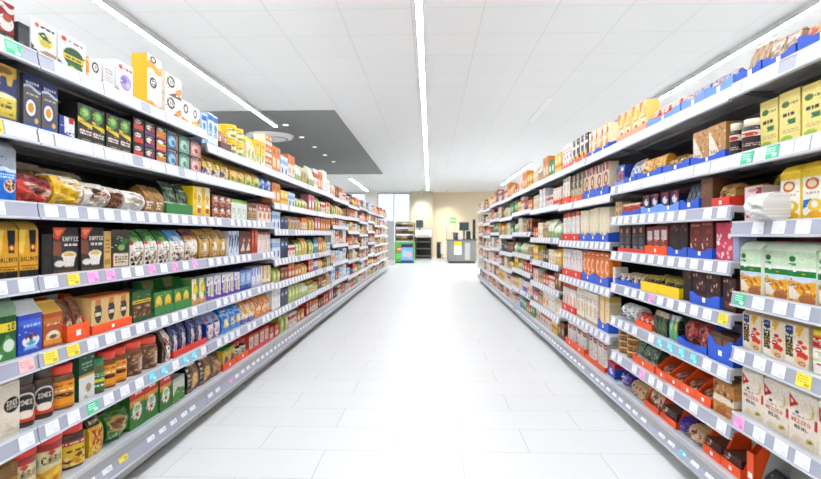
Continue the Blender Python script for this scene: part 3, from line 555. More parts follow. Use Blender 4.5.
D('organicflour', FL, 'flour_bag', 'bag', 'pale green flour bag with a wheat picture', 'b e9ece4;p cfe2c4 0 1 1 1 1 .68 0 .68;e .2 .85 .14 .06 2a7a3a;r .05 .72 .35 .76 3a8a4a;r 0 .5 1 .62 1f8a3f;r 0 .4 1 .5 cfe0ec;w -.1 .4 .02 1.3 e8b43a;s 0 .05 1 .36 40 .05 d8942a f0cc5a c8762a;p eee4d8 .02 .36 .12 .36 .55 .06 .05 .04;e .7 .06 .3 .1 b87a4a;e .12 .34 .1 .05 c88a4a', .128, .085, side='dfe4d8', body='d4e2ca', mat='paper')
D('redpinkbox', BX, 'sugar_carton', 'box', 'deep pink carton standing behind the flour bags', 'b 9a2a44;r 0 .7 1 1 c84a68;r .3 .75 .6 .95 e8a0b0', .12, .06)
D('muesli', FL, 'muesli_bag', 'bag', 'cream muesli bag with a navy label and red berries', 'b ecdfc8;r .08 .8 .42 .98 1f4a8a;q .1 .86 .4 .92 1 dfe8f4;r .08 .2 .42 .8 2b2a28;q .1 .6 .4 .78 2 efe9dc;q .1 .25 .4 .55 4 b8964a;r .1 .04 .4 .2 efeae0;e .72 .62 .1 .05 c8321f;e .85 .52 .1 .05 d8452a;e .65 .42 .14 .08 b8281c;e .78 .3 .2 .1 d8402a;e .7 .16 .22 .1 e8c89a;p e4b43a .55 1 .85 1 .7 .75 .5 .8;e .75 .1 .16 .06 c88a52', .12, .08)
D('redwhitebag', FL, 'muesli_bag', 'bag', 'white bag with a yellow top and red lettered band', 'b f2ece4;r 0 .9 1 1 ecd34a;r 0 .6 1 .9 c8281f;q .15 .66 .85 .82 1 f6eee6;q .1 .4 .9 .55 3 b8b4ac;w .3 .34 .02 1 9acb5a;e .6 .12 .3 .12 f0d8c8', .12, .08)
D('wheatflour', FL, 'flour_bag', 'bag', 'cream flour bag with a red triangle and wheat ears', 'b ece2d4;p c8321f .02 .95 .4 .78 .06 .66;p f6e8dc .1 .86 .22 .8 .12 .76;e .72 .72 .2 .16 e4c48a;e .66 .74 .2 .16 ece2d4;t .12 .42 .8 .5 c85a2a WEIZEN;t .24 .3 .72 .38 3a3430 MEHL;q .15 .54 .6 .58 1 5a5a6a;e .78 .14 .13 .06 c8b45a;e .78 .14 .06 .03 8a7a2a;r .92 .4 1 .6 c8281f;p e0d2bc 0 0 .3 .2 .7 .1 1 .16 1 0;e .35 .63 .07 .03 33405a', .12, .08, side='e4d8c6', body='eae0d2', mat='paper')
D('redwhitepack', FL, 'flour_bag', 'bag', 'white flour bag with red print', 'b efe6da;p c8321f 0 1 .5 1 .2 .7;s .1 .3 .9 .7 9 .07 c8402a e8c8b0;r 0 0 1 .15 d84a3a', .12, .08, body='eae0d4', mat='paper')
D('blackpack', PO, 'baking_bag', 'bag', 'black pack with a pale blue cap', 'b 24262a;r 0 .8 1 1 3a3d44;e .3 .3 .2 .15 4a6ac0;r .4 .1 .9 .3 d8d4bc', .12, .09)
# second stretch of baking shelves
D('pretzelbox', BX, 'cake_mix_carton', 'box', 'cream and blue carton with a round brown cake', 'b efe0c8;r 0 0 1 .3 2f62c0;e .5 .5 .38 .22 b0643a;e .5 .5 .2 .1 e4c89a;r .55 .75 1 1 c83a3a;p 5a3a6a 0 .75 .4 .75 .2 1 0 1', .11, .06, side='e4d2b4')
D('kraftblack', BX, 'cake_mix_carton', 'box', 'black and kraft carton with an orange foot', 'b c8b48a;r 0 .45 .6 1 2f2a28;r 0 0 1 .22 e06a2a;s .2 .3 .9 .9 10 .08 3a2f28 efe4c8', .1, .06)
D('whitered', BX, 'cake_mix_carton', 'box', 'white carton with an orange red foot', 'b f2ece2;r 0 0 1 .28 e2582a;e .5 .6 .3 .16 e4d4b4;r .1 .85 .9 .95 d89a5a;e .35 .35 .2 .1 f0a86a', .1, .06)
D('creambox', BX, 'flour_mix_carton', 'box', 'cream carton sprinkled with small red marks', 'b f0e6d2;r .1 .3 .9 .9 ece0c4;s .1 .2 .9 .9 12 .04 c8583a d8a86a 5a6a3a;r 0 0 .3 1 efe2c0;e .6 .2 .25 .1 d8b07a', .11, .07)
D('creamred', BX, 'flour_mix_carton', 'box', 'white carton with dark red marks and a red foot', 'b f2ebe4;s .1 .3 .9 .9 12 .06 c8482f 8a3a4a d8c0b0;r 0 0 1 .16 d8442a;r 0 .85 1 1 d8603a', .1, .07)
D('orangebox', BX, 'dessert_carton', 'box', 'bright orange carton with a white letter shape', 'b ee8a2a;e .5 .55 .34 .22 f4dcc0;e .6 .55 .24 .14 ee8a2a;r 0 .85 1 1 e06a1c;e .4 .2 .25 .1 f6e4d0;q .2 .88 .8 .96 1 f4e0c8', .1, .07, side='e07a20')
D('whitedot', BX, 'dessert_carton', 'box', 'white carton with red dots and red foot', 'b f2ece8;s .1 .3 .9 .95 14 .08 d8402f 8a8fa0 e88a6a;r 0 0 1 .18 d8402a', .1, .07)
D('orangecream', BX, 'dessert_carton', 'box', 'cream carton with an orange side stripe', 'b f0dfb8;r 0 .1 .25 1 e09a3a;s .3 .2 .95 .9 8 .06 d8a85a efe4d0;r .3 .85 1 1 e8c070', .11, .07)
D('creambox2', BX, 'dessert_carton', 'box', 'plain cream carton with pale brown print', 'b f1e8da;e .5 .4 .3 .2 dcc6a4;q .2 .65 .8 .8 2 b08a6a;r 0 0 1 .08 c8a87a', .1, .07)
D('whitered2', BX, 'dessert_carton', 'box', 'white carton with a red head', 'b f2ece8;r 0 .82 1 1 d8503a;e .5 .4 .3 .18 e4b49a;s .2 .2 .8 .7 6 .07 c8583a efe4dc', .1, .07)
D('flourwhite', FL, 'flour_bag', 'bag', 'white flour bag with a dark red label on top', 'b efe9e4;r .3 .78 .95 .96 a02f28;q .4 .82 .9 .92 1 f0d8d0;s .1 .1 .9 .7 8 .06 d8ccc4 c89a8a;r 0 .9 .3 1 c83a2f', .12, .09, body='f0ebe6', mat='paper')
# plainer designs for the distant shelves
def G(key, name, cat, look, ops, kind=BX, w=.115, h=.16, side=None):
    D(key, kind, name, cat, look, ops, w, .08, side)
    DES[key]['h'] = h


G('gOrange', 'tea_carton', 'box', 'orange carton with a cream panel', 'b e2913c;r .15 .2 .85 .55 f2dfc0;e .5 .78 .25 .1 b8521f')
G('gOrangeW', 'tea_carton', 'box', 'white carton with an orange head', 'b f0e8dc;r 0 .6 1 1 e2843a;e .5 .35 .25 .15 d8a05a;r 0 0 1 .1 c8602a')
G('gGreenY', 'tea_pouch', 'pouch', 'yellow green pouch with a cream patch', 'b b4bf4a;e .5 .45 .32 .22 eee6b8;r 0 .8 1 1 8a9a2f;e .5 .2 .2 .1 e0c84a', PO)
G('gGreenW', 'tea_pouch', 'pouch', 'pale green and white pouch', 'b dfe6cc;r 0 0 1 .35 a8c47a;r .2 .75 .8 .95 8ab05a;e .5 .5 .2 .12 f4f2e4', PO)
G('gWhite', 'sugar_carton', 'box', 'plain white carton with a small grey print', 'b f1eeea;q .2 .6 .8 .8 2 b4aca4;r 0 0 1 .08 d8ccc0;e .5 .35 .2 .12 dcd4c8', h=.2)
G('gBlueW', 'sugar_carton', 'box', 'white carton with pale blue bands', 'b e8eef4;r 0 .55 1 .8 9ac0e4;r .3 .1 .7 .4 3a6ab0;r 0 .9 1 1 c8dcf0')
G('gNavy', 'tea_carton', 'box', 'navy blue carton', 'b 24385e;r .15 .55 .85 .85 4a6290;q .2 .6 .8 .8 1 d8dce8')
G('gYellow', 'soup_pouch', 'pouch', 'golden yellow pouch with a white disc', 'b eac23a;e .5 .45 .3 .2 f4ecd0;r 0 .8 1 1 c88a2a;e .55 .4 .15 .1 d8702f', PO)
G('gRed', 'soup_carton', 'box', 'red carton with a cream panel', 'b c8402f;r .12 .15 .88 .5 f0dcc8;e .5 .75 .3 .12 e8a83a')
G('gRedW', 'soup_carton', 'box', 'white carton with a red band', 'b f1e9e4;r 0 .55 1 .8 cf4a3a;e .5 .3 .25 .14 e0946a;q .2 .86 .8 .96 1 b04a3a')
G('gBrown', 'soup_carton', 'box', 'brown carton with an ochre spot', 'b 7a4a30;e .5 .45 .3 .2 d8a860;r 0 .8 1 1 a8643a')
G('gKraft', 'rice_pouch', 'pouch', 'kraft pouch with a dark label', 'b caa872;r .15 .4 .85 .7 5a4030;q .2 .45 .8 .65 2 e8dcc4;r 0 .88 1 1 dcc498', PO)
G('gTeal', 'tea_carton', 'box', 'teal carton with a pale stripe', 'b 4a9aa0;r .1 .4 .9 .6 dcecec;r 0 .85 1 1 2f6f78')
G('gOlive', 'spice_jar', 'jar', 'olive jar with a brass coloured lid', 'b e4dca8;q .2 .3 .8 .7 3 6a6a3a', JA, .09, .13)
G('gAmber', 'honey_jar', 'jar', 'amber jar with a dark lid', 'b f0e0b0;e .5 .5 .3 .2 c8782a', JA, .09, .13)
G('gPurple', 'cereal_carton', 'box', 'violet and white carton', 'b e8e2f0;r 0 0 1 .4 8a6ac0;e .5 .65 .25 .14 d8c44a;r 0 .9 1 1 b49ad8')
G('gGreen', 'cereal_carton', 'box', 'bright green carton with a white disc', 'b 3f9a4f;e .5 .5 .3 .2 eef2e8;r 0 .85 1 1 2a7a3a', h=.18)
G('gCream', 'cereal_carton', 'box', 'cream carton with a light brown picture', 'b f0e6cf;e .5 .35 .32 .2 d8b07a;r .1 .75 .9 .9 e4c890;e .45 .38 .15 .1 f6efe0', h=.18)
G('gPeach', 'cereal_carton', 'box', 'peach and white carton', 'b f2dccb;e .5 .4 .3 .2 e08a5f;r 0 .82 1 1 f4ede4;q .2 .86 .8 .95 1 c86a4a', h=.17)
G('gBlack', 'cereal_carton', 'box', 'black carton with a pale label', 'b 2b2826;r .15 .3 .85 .6 d8d0c0;e .5 .8 .2 .08 c89a4a')
G('gPink', 'cereal_carton', 'box', 'pink carton with a white panel', 'b e08a94;r .15 .2 .85 .6 f6ecec;e .5 .8 .25 .1 b83a50')
G('gYelBox', 'cereal_carton', 'box', 'yellow carton with an orange stripe', 'b f0d04a;r 0 .3 1 .45 e08a2f;e .5 .7 .28 .14 f6efd8', h=.17)
DES['gOlive'].update(lid='b8963f', body='8a8a3f'); DES['gAmber'].update(lid='4a3a24', body='b8702a')

# ------------------------------------------------------------------ building one package of a kind
TRAYC = {'blue': '2a5cc4', 'ltblue': '6f9ae6', 'orange': 'e8581c', 'red': 'd63a26', 'yellow': 'efcd1c', 'green': '2f7d3a', 'brown': '6a4430', 'pink': 'eda488', 'grey': 'b9b7b2', 'dgreen': '24502c'}
CACHE = {}
MATK = {BX: 'card', PO: 'foil', BR: 'foil', FL: 'paper', JA: 'glass', TI: 'plastic', PI_: 'foil'}
PARTN = {PO: ('bag', 'top_seal'), BR: ('bag', 'top_fold'), FL: ('bag', 'top_fold'), PI_: ('bag', 'end_seal')}


def package(des, w, d, h, near):
    """list of (part name, mesh, z); the first is the body"""
    key = (des['key'], round(w, 3), round(d, 3), round(h, 3), near)
    if key in CACHE:
        return CACHE[key]
    k, nm = des['kind'], des['name']
    nu = (34 if near == 2 else 22) if near else 10
    seed = sum(map(ord, des['key']))
    mat = des['mat'] or MATK[k]
    split = near and k not in (BX,)
    hb = {BR: .76, FL: .86, PO: .93, PI_: .94, JA: .78, TI: .86}.get(k, 1.0)
    if not split or k == BX:
        hb = hb if k in (JA, TI) else 1.0
    nv = int(max(10, min(80, round(nu * h * hb / w))))
    art = raster(des['ops'], nu, nv, seed)
    out = []
    bn = PARTN.get(k, ('', ''))[0] if split else nm
    S = lambda **kw: shell(bn, art, w, d, h, side=des['side'], top=des['top'], mat=mat, seed=seed, **kw)
    last = art[-1].mean(axis=0)
    if k == BX:
        out.append((nm, S(), 0))
    elif k in (BR, FL):
        a = .77 if k == BR else .88
        def fd(v):
            return 1 - max(0, (v - a) / (1 - a)) * (.8 if k == BR else .45)
        def fw(v):
            return (.97 + .03 * math.sin(PI * v)) if k == FL else 1
        bl, sg = (.10, .012) if k == FL else (.03, .006)
        out.append((bn, S(v1=hb, fd=fd, fw=fw, bulge=bl, sag=sg), 0))
        if split:
            m = MB()
            c = hexc(des['body']) if des['body'] else last
            n = 5
            z0 = h * hb
            for i in range(n):
                va, vb = hb + (1 - hb) * i / n, hb + (1 - hb) * (i + 1) / n
                da, db = d * fd(va) * .5, d * fd(vb) * .5
                wa, wb = w * fw(va) * .5, w * fw(vb) * .5 * (.97 if i % 2 else 1)
                za, zb = h * va, h * vb
                v = [(-wa, -da, za), (wa, -da, za), (wa, da, za), (-wa, da, za), (-wb, -db, zb), (wb, -db, zb), (wb, db, zb), (-wb, db, zb)]
                m.add(v, [(0, 1, 5, 4), (1, 2, 6, 5), (2, 3, 7, 6), (3, 0, 4, 7)] + ([(4, 5, 6, 7)] if i == n - 1 else []) + ([(0, 3, 2, 1)] if i == 0 else []), c)
            m.box(-w * .48, w * .48, -d * .12, d * .16, h * .995, h * 1.0 + .004, c * .97)
            out.append((PARTN[k][1], m.mesh(PARTN[k][1], mat), 0))
    elif k == PO:
        def fd(v):
            return max(.07, (.88 + .4 * v if v < .3 else 1.0 if v < .5 else 1.0 - ((v - .5) / .5) ** 1.7 * .93))
        def fw(v):
            return .94 + .06 * math.sin(PI * min(1, v * 1.15)) if v < .85 else .955
        out.append((bn, S(v1=hb, fd=fd, fw=fw, bulge=.12, sag=.06), 0))
        if split:
            m = MB()
            m.box(-w * .48, w * .48, -d * .055, d * .055, h * hb, h, last)
            for i in range(3):
                z = h * (hb + (1 - hb) * (.2 + .28 * i))
                m.box(-w * .475, w * .475, -d * .055 - .0007, -d * .05, z, z + h * .006, last * .8)
            out.append(('top_seal', m.mesh('top_seal', mat), 0))
    elif k == PI_:
        fd = lambda v: .3 + .7 * math.sin(PI * min(max(v, 0), 1)) ** .6
        out.append((bn, S(v1=hb, fd=fd, fw=lambda v: .95 + .05 * math.sin(PI * v), bulge=.22, sag=.13), 0))
        if split:
            m = MB()
            m.box(-w * .47, w * .47, -d * .14, d * .14, h * hb, h, last)
            out.append(('end_seal', m.mesh('end_seal', mat), 0))
    elif k == JA:
        def fw(v):
            return .94 + .06 * min(1, v / .06) if v < .06 else (1.0 if v < .66 else max(.88, 1 - ((v - .66) / .12) ** 1.6 * .12))
        plain_art = np.tile(hexc(des['body'])[None, None], (18, 14, 1)).astype(float)
        rnd = np.random.RandomState(seed)
        plain_art *= (.85 + .3 * rnd.rand(18, 14, 1))
        body = shell('glass_jar', plain_art, w, d, h, 'round', fw=fw, fd=fw, v1=.78, mat='glass', power=.72)
        lab = raster(des['ops'], nu, max(10, int(nu * h * .55 / w)), seed)
        label = shell('label', lab, w * 1.012, d * 1.012, h, 'round', v0=.06, v1=.64, mat='card', power=.72, arc=PI * .86)
        L = MB(); lc = des['lid']
        r = w * .44
        L.lathe([(r * 1.0, h * .781), (r * 1.08, h * .79), (r * 1.1, h * .97), (r * 1.0, h)], 22, col=lc)
        for q in L.v:
            pass
        L.v = [(x, y * d / w, z) for x, y, z in L.v]
        out = [('glass_jar', body, 0), ('label', label, 0), ('lid', L.mesh('lid', 'plastic'), 0)]
    elif k == TI:
        body = shell('tin', art, w, d, h, 'round', v1=.86, mat='plastic', side=des['body'])
        L = MB(); r = w * .5
        L.lathe([(r * 1.0, h * .861), (r * 1.03, h * .87), (r * 1.03, h * .97), (r * .95, h), (r * .9, h * .985), (r * .3, h * .985)], 24, col=des['lid'])
        out = [('tin', body, 0), ('lid', L.mesh('lid', 'plastic'), 0)]
    CACHE[key] = out
    return out


ITEMS = []                                     # every package, for the labels
THINGS = []


def place(des, side, X, Y, Z, w, d, h, near, bay, shelf, stack=0, nstack=1, lean=0, jit=0, deep=0):
    parts = package(des, w, d, h, near)
    if len(parts) > 1:
        o = link(des['name'], None)
        o.empty_display_size = .05
        for nm, me, z in parts:
            link(nm, me, o)
    else:
        o = link(des['name'], parts[0][1])
    o.location = (X, Y, Z)
    o.rotation_euler = (0, 0, (PI / 2 if side == 'L' else -PI / 2) + jit)
    if lean:
        o.rotation_euler = (-lean if False else 0, 0, o.rotation_euler[2])
        o.rotation_mode = 'XYZ'
        o.rotation_euler[0] = -lean
        o.location.z = Z + d * .5 * math.sin(abs(lean)) + .001
    ITEMS.append(dict(o=o, look=des['look'], cat=des['cat'], side=side, bay=bay, shelf=shelf, y=Y, stack=stack, ns=nstack, deep=deep))
    return o


# ------------------------------------------------------------------ shelf heights (above the floor), top to bottom
LZ = {0: [1.547, 1.318, 1.095, .875, .642, .422, .19], 2: [1.487, 1.318, 1.095, .875, .642, .422, .19],
      3: [1.487, 1.245, 1.045, .812, .63, .42, .19], 5: [1.47, 1.26, 1.12, .89, .66, .43, .19],
      6: [1.45, 1.27, 1.06, .84, .63, .40, .19], 7: [1.48, 1.24, 1.02, .80, .60, .40, .19], 8: [1.46, 1.28, 1.08, .86, .63, .41, .19],
      9: [1.47, 1.22, 1.0, .79, .59, .39, .19]}
LZ[1] = LZ[0]; LZ[4] = LZ[3]; LZ[10] = LZ[7]; LZ[11] = LZ[9]
RZ = {0: [1.51, 1.27, 1.043, .808, .622, .40, .15], 1: [1.505, 1.27, 1.10, .908, .728, .542, .35, .15],
      2: [1.505, 1.235, .957, .69, .42, .15], 3: [1.505, 1.25, .975, .755, .545, .34, .15], 4: [1.50, 1.27, 1.03, .79, .60, .38, .15],
      5: [1.49, 1.24, 1.0, .77, .56, .35, .15], 6: [1.50, 1.26, 1.04, .80, .58, .36, .15], 7: [1.47, 1.22, .99, .77, .56, .35, .15]}
RZ[8] = RZ[6]
ORD = 'first second third fourth fifth sixth seventh eighth ninth tenth eleventh twelfth thirteenth fourteenth fifteenth sixteenth seventeenth eighteenth nineteenth twentieth'.split()
ORD += ['later'] * 40


def zs(side, bay):
    return (LZ if side == 'L' else RZ)[bay]


def bay_of(side, y):
    return int((y - (LY0 if side == 'L' else RY0)) // BAY)


def shelf_name(side, bay, i):
    n = len(zs(side, bay))
    return 'top' if i == 0 else 'lowest' if i == n - 1 else ORD[i]


def tray(side, col, y0, y1, z, D_, lip, back, setb, bay, shelf, label=True):
    """open display tray: low front lip, flanks rising to the back"""
    W = y1 - y0 - .002
    t = .003
    m = MB(); c = hexc(TRAYC[col]) ** 1.1; inn = c * .55 + hexc('b08a60') * .45 if col not in ('grey', 'orange') else hexc('b8b6b0')
    m.box(-W / 2, W / 2, -D_ / 2, D_ / 2, 0, t, inn)
    for s in (-1, 1):
        x0, x1 = (-W / 2, -W / 2 + t) if s < 0 else (W / 2 - t, W / 2)
        m.prism([(-D_ / 2, 0), (D_ / 2, 0), (D_ / 2, back), (D_ * .1, back), (-D_ / 2 + .012, lip), (-D_ / 2, lip)], 'x', x0, x1, c)
    if W > .1 and col in ('blue', 'ltblue'):
        poly = [(-W / 2, 0), (W / 2, 0), (W / 2, lip), (W * .36, lip), (W * .2, lip * .72), (-W * .2, lip * .72), (-W * .36, lip), (-W / 2, lip)]
    else:
        poly = [(-W / 2, 0), (W / 2, 0), (W / 2, lip), (-W / 2, lip)]
    m.prism(poly, 'y', -D_ / 2 - .0005, -D_ / 2 + t, c)
    m.box(-W / 2, W / 2, D_ / 2 - t, D_ / 2, 0, back, inn)
    o = m.build('display_tray', 'card')
    sx = (LX - setb - D_ / 2) if side == 'L' else (RX + setb + D_ / 2)
    o.location = (sx, (y0 + y1) / 2, z)
    o.rotation_euler = (0, 0, PI / 2 if side == 'L' else -PI / 2)
    if label and lip > .03 and col in ('blue', 'ltblue', 'orange', 'red'):
        e = MB(); q = min(.012, lip * .25)
        e.box(-q, q, -D_ / 2 - .0012, -D_ / 2 - .0005, lip * .28, lip * .28 + 1.6 * q, 'f2f0ee')
        l = e.build('tray_emblem', 'card', o); l['label'] = 'small white printed square'
    nm = {'ltblue': 'light blue', 'dgreen': 'dark green'}.get(col, col)
    ITEMS.append(dict(o=o, look=f'{nm} cardboard display tray with a low front', cat='tray', side=side, bay=bay, shelf=shelf, y=(y0 + y1) / 2, stack=0, ns=1, deep=0))
    return o


def run(side, shelf, key, p0, p1, n=0, h=.12, st=1, tray_=None, lip=.035, back=.06, set_=.03, lean=0, rows=1, near=None, tn=0, d=None, ys=None, fill=.96):
    des = DES[key]
    set_ += 0
    plane = (LX - set_) if side == 'L' else (RX + set_)
    if ys:
        y0, y1 = ys
    else:
        y0, y1 = sorted((y_at(p0, plane), y_at(p1, plane)))
    ym = (y0 + y1) / 2
    bay = max(0, bay_of(side, ym))
    Z = zs(side, bay)
    z = Z[shelf] + .001
    if shelf == len(Z) - 1:
        set_ += .025
    room_ = (Z[shelf - 1] - Z[shelf] - .046) if shelf else 1
    back = min(back, room_)
    if h > 1:                                   # height given in picture rows
        h = h * abs(plane) / abs((p0 + p1) / 2 - 430)
    if shelf > 0:
        h = min(h, (Z[shelf - 1] - Z[shelf] - .046) / st - .002)
    yb = (LY0 if side == 'L' else RY0) + bay * BAY
    nb = NL if side == 'L' else NR
    differs = lambda o: o < 0 or o >= nb or any(k < 0 or k >= len(zs(side, o)) or abs(zs(side, o)[k] - Z[k]) > .0035 for k in (shelf, max(shelf - 1, 0)))
    if differs(bay - 1):
        y0 = max(y0, yb + .006)
    if differs(bay + 1):
        y1 = min(y1, yb + BAY - .006)
    L = y1 - y0
    n = n or max(1, round(L / des['w']))
    pitch = L / n
    if near is None:
        near = 2 if bay <= 1 else 1 if bay == 2 else 0
    w = min(pitch * fill, des['w'] * 1.35)
    if des['kind'] in (JA, TI):
        w = min(w * .97, des['w'])
    d = d or (min(des['d'], .13) if des['kind'] not in (JA, TI) else w * des['d'] / des['w'])
    if not near:
        w, d = min(des['w'], pitch * .97), des['d']
        h = round(h / .02) * .02
    lift = 0
    dd = d * {PI_: .68, PO: .8, FL: .85}.get(des['kind'], 1) if tray_ or rows > 1 else d
    ex = .006 if tray_ and des['kind'] != BX else 0
    if tray_:
        D_ = d * rows + .008 + 2 * ex + (.006 + math.sin(abs(lean)) * h if lean else .004)
        tn = tn or max(1, round(L / .24))
        for i in range(tn):
            tray(side, tray_, y0 + L * i / tn + .001, y0 + L * (i + 1) / tn - .001, z, D_, lip, max(back, lip), set_ - .002, bay, shelf, near > 0)
        lift = .0045; set_ = set_ + .0045 + ex
        per = max(1, round(n / tn)); n = per * tn; pitch = L / n
        w = min(w, (L / tn - .016) / per * (.98 if des['kind'] == BX else .94))
    for r in range(rows):
        for i in range(n):
            if tray_:
                ti, q = divmod(i, per)
                y = y0 + L * ti / tn + .008 + (L / tn - .016) * (q + .5) / per
            else:
                y = y0 + pitch * (i + .5)
            for s in range(st):
                hh = h - .0015
                dep = d * (r + .5) + (.001 * r)
                x = (LX - set_ - dep) if side == 'L' else (RX + set_ + dep)
                jit = (-.45 if side == 'L' else .45) if des['kind'] in (JA, TI) and near else 0 if tray_ or near == 0 else random.uniform(-1, 1) * (.012 if des['kind'] == BX else .03)
                if st > 1:
                    jit *= .4
                place(des, side, x + (0 if tray_ or st > 1 or not near else random.uniform(0, .009) * (-1 if side == 'L' else 1)), y, z + lift + s * h, w, dd, hh * (1 if st > 1 or not near else random.choice((1, .985, .97))), near, bay, shelf, s, st, lean, jit, r)
    return y0, y1

# ------------------------------------------------------------------ what stands on the shelves
def left(shelf, key, p0, p1, n=0, h=.12, **k):
    run('L', shelf, key, p0, p1, n, h, **k)


def right(shelf, key, p0, p1, n=0, h=.12, **k):
    run('R', shelf, key, p0, p1, n, h, **k)


for a in [(0, 'redcup', -22, 17, 2, 42), (0, 'blackbox', 18.5, 30, 1, 27), (0, 'mountain', 31, 57, 1, 38), (0, 'greencup', 58, 86.5, 1, 35),
          (0, 'smalllogo', 88, 103, 1, 23), (0, 'clearbox', 104.5, 116, 1, 27), (0, 'purplepouch', 117, 134, 1, 33), (0, 'yellowtall', 149, 163.5, 1, 54),
          (0, 'logobox', 182.5, 193, 1, 24), (0, 'logobox2', 193.5, 201, 1, 21), (0, 'bluecarton', 201.5, 207.5, 1, 30), (0, 'bluecarton', 209, 219, 2, 33),
          (0, 'paleyellow', 247, 256, 0, 28), (0, 'yellowcarton', 256.5, 265, 0, 26),
          (1, 'bluegold', -14, 24.5, 1, .172), (1, 'greywave', 25, 59, 2, .165), (1, 'whitebluepack', 60.5, 76, 1, .075), (1, 'greenblack', 77.5, 132, 4, .14),
          (1, 'yelpouch2', 230, 245, 0, .14), (1, 'yelgreenpouch', 246, 260, 0, .15), (1, 'bluepouch', 261, 273, 0, .15),
          (2, 'cookiebag', -22, 17.5, 2, .178), (2, 'redbag', 18.5, 53, 1, .095), (2, 'yelwhite', 54, 83.5, 1, .105), (2, 'whitecoffee', 84, 112, 1, .095),
          (2, 'beanbag', 112.5, 123, 1, .09), (2, 'whitesag', 124, 146, 1, .085), (2, 'kraftbag2', 147, 165.5, 2, .12), (2, 'yelcup', 193, 211, 0, .16),
          (2, 'whitegreen', 232, 248, 0, .13), (2, 'kraftbox', 249, 257, 0, .12), (2, 'redwhite', 258, 273, 0, .125),
          (3, 'goldbag', -25, 40.5, 3, .166), (3, 'darkbox', 43, 54, 1, .128), (3, 'whitecup', 55, 104.5, 2, .152), (3, 'kraftbox2', 105, 112, 1, .142),
          (3, 'greenjar', 112.5, 131, 1, .15), (3, 'greenbean', 132, 170, 0, .15), (3, 'bluebean', 170.5, 186, 0, .15), (3, 'goldbean', 187, 199, 0, .155),
          (3, 'kraftlabel', 200, 228, 0, .16), (3, 'swirl', 229, 239, 0, .15), (3, 'brownwhite', 240, 252, 0, .15), (3, 'redtall', 252.5, 258, 0, .16), (3, 'pinkwhite', 258.5, 273, 0, .15),
          (4, 'greenbag', -25, 17.5, 2, .18), (4, 'bluebrick', 18.5, 44, 1, .158), (4, 'orangebrick', 45, 64, 1, .145),
          (4, 'purplebox', 208, 240, 0, .13), (4, 'navybox', 241, 252, 0, .135), (4, 'lilac', 253, 263, 0, .135), (4, 'orangewhite', 263.5, 273, 0, .135),
          (5, 'ideebag', -20, 22.5, 2, .178), (5, 'ideejar', 23, 60.5, 2, .168), (5, 'redjar', 61, 80.5, 1, .152), (5, 'greenbox', 81, 97, 1, .16), (5, 'greenjar2', 98, 107, 1, .13),
          (5, 'redjar', 108, 131, 2, .138), (5, 'bigredjar', 132, 161, 0, .14), (5, 'brownpouchw', 162, 171.5, 1, .15), (5, 'pinknavy', 207, 221, 0, .15),
          (5, 'bluecircle', 222, 242, 0, .155), (5, 'orangepurple', 243, 255, 0, .15), (5, 'orangepack', 256, 273, 0, .15),
          (6, 'goldbox', -18, 26.5, 0, .14), (6, 'carotin', 27, 77.5, 2, .155), (6, 'redjar2', 78, 97, 1, .155), (6, 'yelpouchred', 97.5, 112, 1, .15),
          (6, 'greenround', 113, 137, 1, .125), (6, 'redtopgreen', 137.5, 177.5, 3, .172), (6, 'whitegreenbox', 178, 190, 1, .12), (6, 'mangobag', 192, 216, 0, .16)]:
    left(*a)
left(0, 'logostack', 164.5, 182, 1, 21, st=2)
left(0, 'brownpouch', 220, 231, 0, 22, tray_='brown', lip=.05, back=.06)
left(0, 'yellowtin', 232, 246, 0, .095, st=2)
left(0, 'orangestack', 265.5, 272, 0, .085, st=3)
for i, (k, a, b, n) in enumerate([('blackred', 133, 144, 3), ('blackred2', 144.5, 155, 3), ('blackyel', 156, 166.5, 3), ('tealstack', 167, 178, 2), ('mintstack', 179, 189.5, 2), ('salmonstack', 190.5, 201, 2)]):
    left(1, k, a, b, 0, .165 / n, st=n)
left(1, 'yelpouch', 202, 229, 0, .15)
left(2, 'kraftbag', 20, 52, 1, .155, set_=.19)
left(2, 'kraftbag', 53, 86, 1, .15, set_=.19)
left(2, 'darkgreenp', 166, 192.5, 0, .15, tray_='green', lip=.05, back=.055)
left(2, 'redbrownst', 212, 231.5, 0, .065, st=2)
left(4, 'brownbag', 66, 89, 2, .14, tray_='orange', lip=.055, back=.15, tn=1)
left(4, 'jaricon', 91, 131.5, 3, .13, tray_='orange', lip=.032, back=.034, tn=1)
left(4, 'nutbox', 132.5, 153, 2, .12, tray_='dgreen', lip=.02, back=.125, tn=1)
left(4, 'kraftback', 154, 191.5, 4, .10, tray_='green', lip=.04, back=.15, tn=2)
left(4, 'duckbox', 192, 206.5, 0, .135)
left(5, 'navypouch', 172.5, 206, 0, .16, tray_='red', lip=.03, back=.035)
left(6, 'brownbag2', 217, 226, 0, .13)
left(6, 'rainbow', 227, 240, 0, .12, tray_='orange', lip=.04, back=.06)
left(6, 'blackwhite', 240.5, 252, 0, .12, tray_='orange', lip=.04, back=.05)
left(6, 'redtraypack', 252.5, 273, 0, .12, tray_='red', lip=.03, back=.05)

